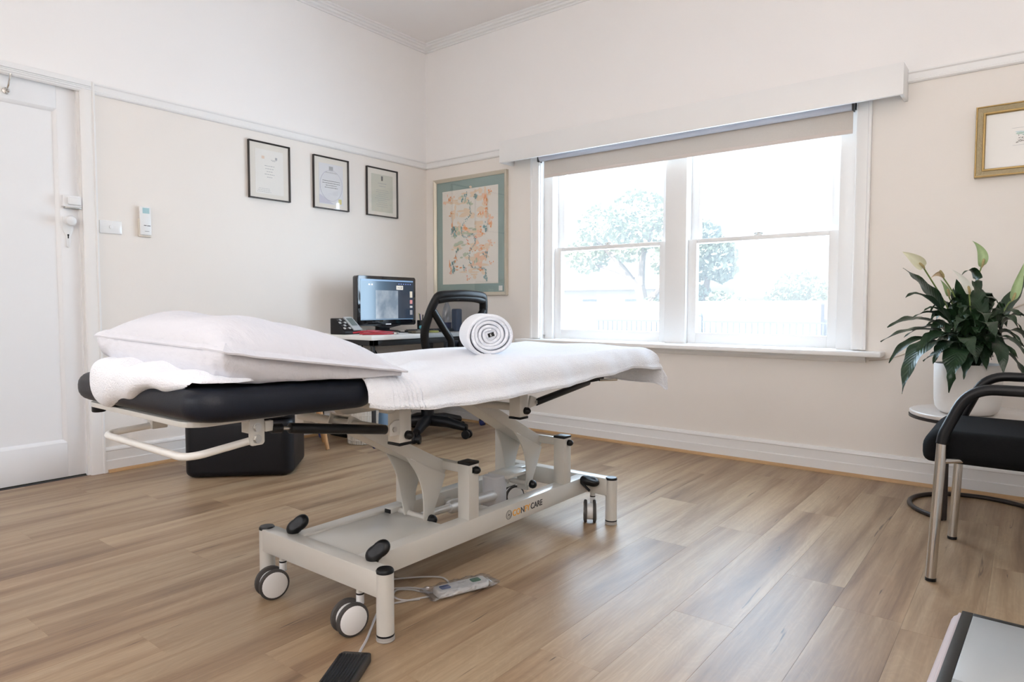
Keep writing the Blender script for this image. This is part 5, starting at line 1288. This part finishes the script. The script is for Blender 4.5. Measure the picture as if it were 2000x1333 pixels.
def flower(st, sp, w, mat, lab, tilt_=0):
    t = NB(); tube(t, crom([(3.645 + (st[0][0] - 3.645) * .3, -.43 + (st[0][1] + .43) * .3, .62)] + st, 6), .0030, 6); s = obj('flower_stem', t, M_STEM, PT)
    b0, m_, tip = [Vector(q) for q in (st[-1], sp[0], sp[1])]
    t = NB(); n = 16
    vv = []
    sd = (tip - b0).normalized().cross(Vector((-.3, .95, .0))).normalized(); nr = (tip - b0).normalized().cross(sd)
    for i in range(n + 1):
        x = i / n; p = b0 * (1 - x) ** 2 + m_ * 2 * x * (1 - x) + tip * x * x
        ww = max(.0006, w * math.sin(PI * x ** .55) ** .9 * (1 - .35 * x))
        vv.append([t.verts.new(p + sd * ww * k + nr * (abs(k) ** 1.6) * ww * .7) for k in (-1, -.6, -.2, .2, .6, 1)])
    for i in range(n):
        for k in range(5): t.faces.new((vv[i][k], vv[i][k + 1], vv[i + 1][k + 1], vv[i + 1][k]))
    f = obj('spathe', t, mat, PT, lab, angle=70)
    t = NB(); dd = (m_ - b0).normalized(); tube(t, [b0 + nr * .006, b0 + dd * .012 + nr * .012, b0 + dd * .032 + nr * .013, b0 + dd * .036 + nr * .012], [.003, .005, .0045, .002], 8); obj('spadix', t, M_SPADIX, f)
flower([[3.606, -.46, .752], [3.57, -.505, .881], [3.491, -.583, 1.042]], [[3.45, -.624, 1.092], [3.42, -.646, 1.108]], .026, M_SPATHE, 'cream flower spathe')
flower([[3.665, -.413, .774], [3.662, -.402, .967], [3.676, -.386, 1.048]], [[3.684, -.378, 1.125], [3.643, -.406, 1.158]], .022, M_SPATHEG, 'green flower spathe')
flower([[3.631, -.439, .774], [3.592, -.46, .924], [3.551, -.487, 1.005]], [[3.533, -.499, 1.035], [3.510, -.516, 1.002]], .014, M_WITHER, 'withered flower spathe')
flower([[3.652, -.487, .776], [3.648, -.482, .881], [3.643, -.483, .934]], [[3.63, -.49, .996], [3.585, -.522, 1.035]], .018, M_SPATHEW, 'white flower spathe')
flower([[3.716, -.374, .752], [3.763, -.329, .881], [3.780, -.314, .905]], [[3.802, -.292, .998], [3.818, -.273, 1.070]], .020, M_SPATHEG, 'pale green flower spathe')
flower([[3.619, -.386, .772], [3.584, -.406, .881], [3.568, -.417, .925]], [[3.557, -.421, .968], [3.537, -.435, .997]], .012, M_SPATHEG, 'narrow green flower spathe')
# armchair facing left
AC = thing('armchair', 'black visitor armchair with chrome front legs beside the plant table', 'armchair', (3.88, -1.07, 0))
def armside(y, xb, lab=False):
    bot = Vector((xb, y, .008)); top = Vector((xb + .018, y, .448))
    t = NB(); tube(t, [bot, top], .0150, 18); lg = obj('front_leg', t, M_CHROME, AC, 'chrome front leg')
    t = NB(); tube(t, [bot - Vector((0, 0, .007)), bot + Vector((0, 0, .003))], .0158, 16); obj('foot_cap', t, M_BLACK, lg)
    t = NB(); pts = fillet([top, top + Vector((.004, 0, .03)), Vector((xb + .085, y, .6285)), Vector((xb + .50, y, .6305)), Vector((xb + .56, y, .60))], .07, 8); tube(t, pts, .0168, 14); obj('armrest', t, M_BLACK, AC)
    t = NB(); tube(t, [Vector((xb + .56, y, .80)), Vector((xb + .53, y, .45)), Vector((xb + .57, y, .008))], .014, 14); obj('rear_leg', t, M_CHROME, AC, 'chrome rear leg')
armside(-1.322, 3.620); armside(-.818, 3.638)
t = NB()
def seatf(u, v):
    return None
pillowbox(t, 3.578, 4.10, -1.300, -.840, .372, .478, .06, .042, lambda x, y: .012 * math.sin(PI * max(0, min(1, (x - 3.56) / .54))) - .018 * max(0, (3.62 - x) / .06)); obj('seat', t, M_FABRIC, AC)
t = NB(); pillowbox(t, 4.10, 4.16, -1.30, -.84, .54, .86, .02, .02); obj('backrest', t, M_FABRIC, AC)
for y in (-1.25, -.93):
    pass
for y_, yi in ((-1.322, -1.27), (-.818, -.87)):
    t = NB(); tube(t, [(3.638 if y_ < -1 else 3.655, y_, .392), (3.700, yi, .394)], .0095, 12); obj('seat_bracket', t, M_CHROME, AC, 'chrome seat bracket')
# tiled hearth at the right edge of the frame
HT = thing('hearth', 'low fireplace hearth of white marble tiles with a dark stone border', 'hearth', (4.03, -2.5, 0))
HR = Matrix.Translation((3.724, -1.617, 0)) @ Matrix.Rotation(math.radians(-2.2), 4, 'Z')
t = NB(); box(t, 0.0, .60, -1.60, 0.0, .001, .030, .001, 2, 0, HR); obj('hearth_slab', t, M_GRANITE, HT)
for q in ((0.0, .026, -1.6, 0.0), (.026, .60, -.020, 0.0)):
    t = NB(); box(t, q[0] + .0005, q[1] - .0005, q[2] + .0005, q[3] - .0005, .030, .0402, .001, 2, 0, HR); obj('border_strip', t, M_GRANITE, HT)
for i in range(2):
    for j in range(5):
        ya_, yb_ = (-.020 - .40 * (j + 1), -.020 - .40 * j)
        if j == 0: pass
        if yb_ < -1.59: continue
        t = NB(); box(t, .026 + .287 * i + .0006, .026 + .287 * (i + 1) - .0006, max(ya_, -1.6) + .0006, yb_ - .0006, .030, .040, .0008, 2, 0, HR); obj('tile', t, M_MARBLE, HT)
t = NB(); prism(t, [(-.024, .001), (0, .001), (0, .034), (-.006, .034), (-.010, .026), (-.018, .020), (-.024, .008)], 1, -1.6, -.004, .001, HR); obj('edge_moulding', t, M_PINKTRIM, HT, 'pinkish white edge moulding')
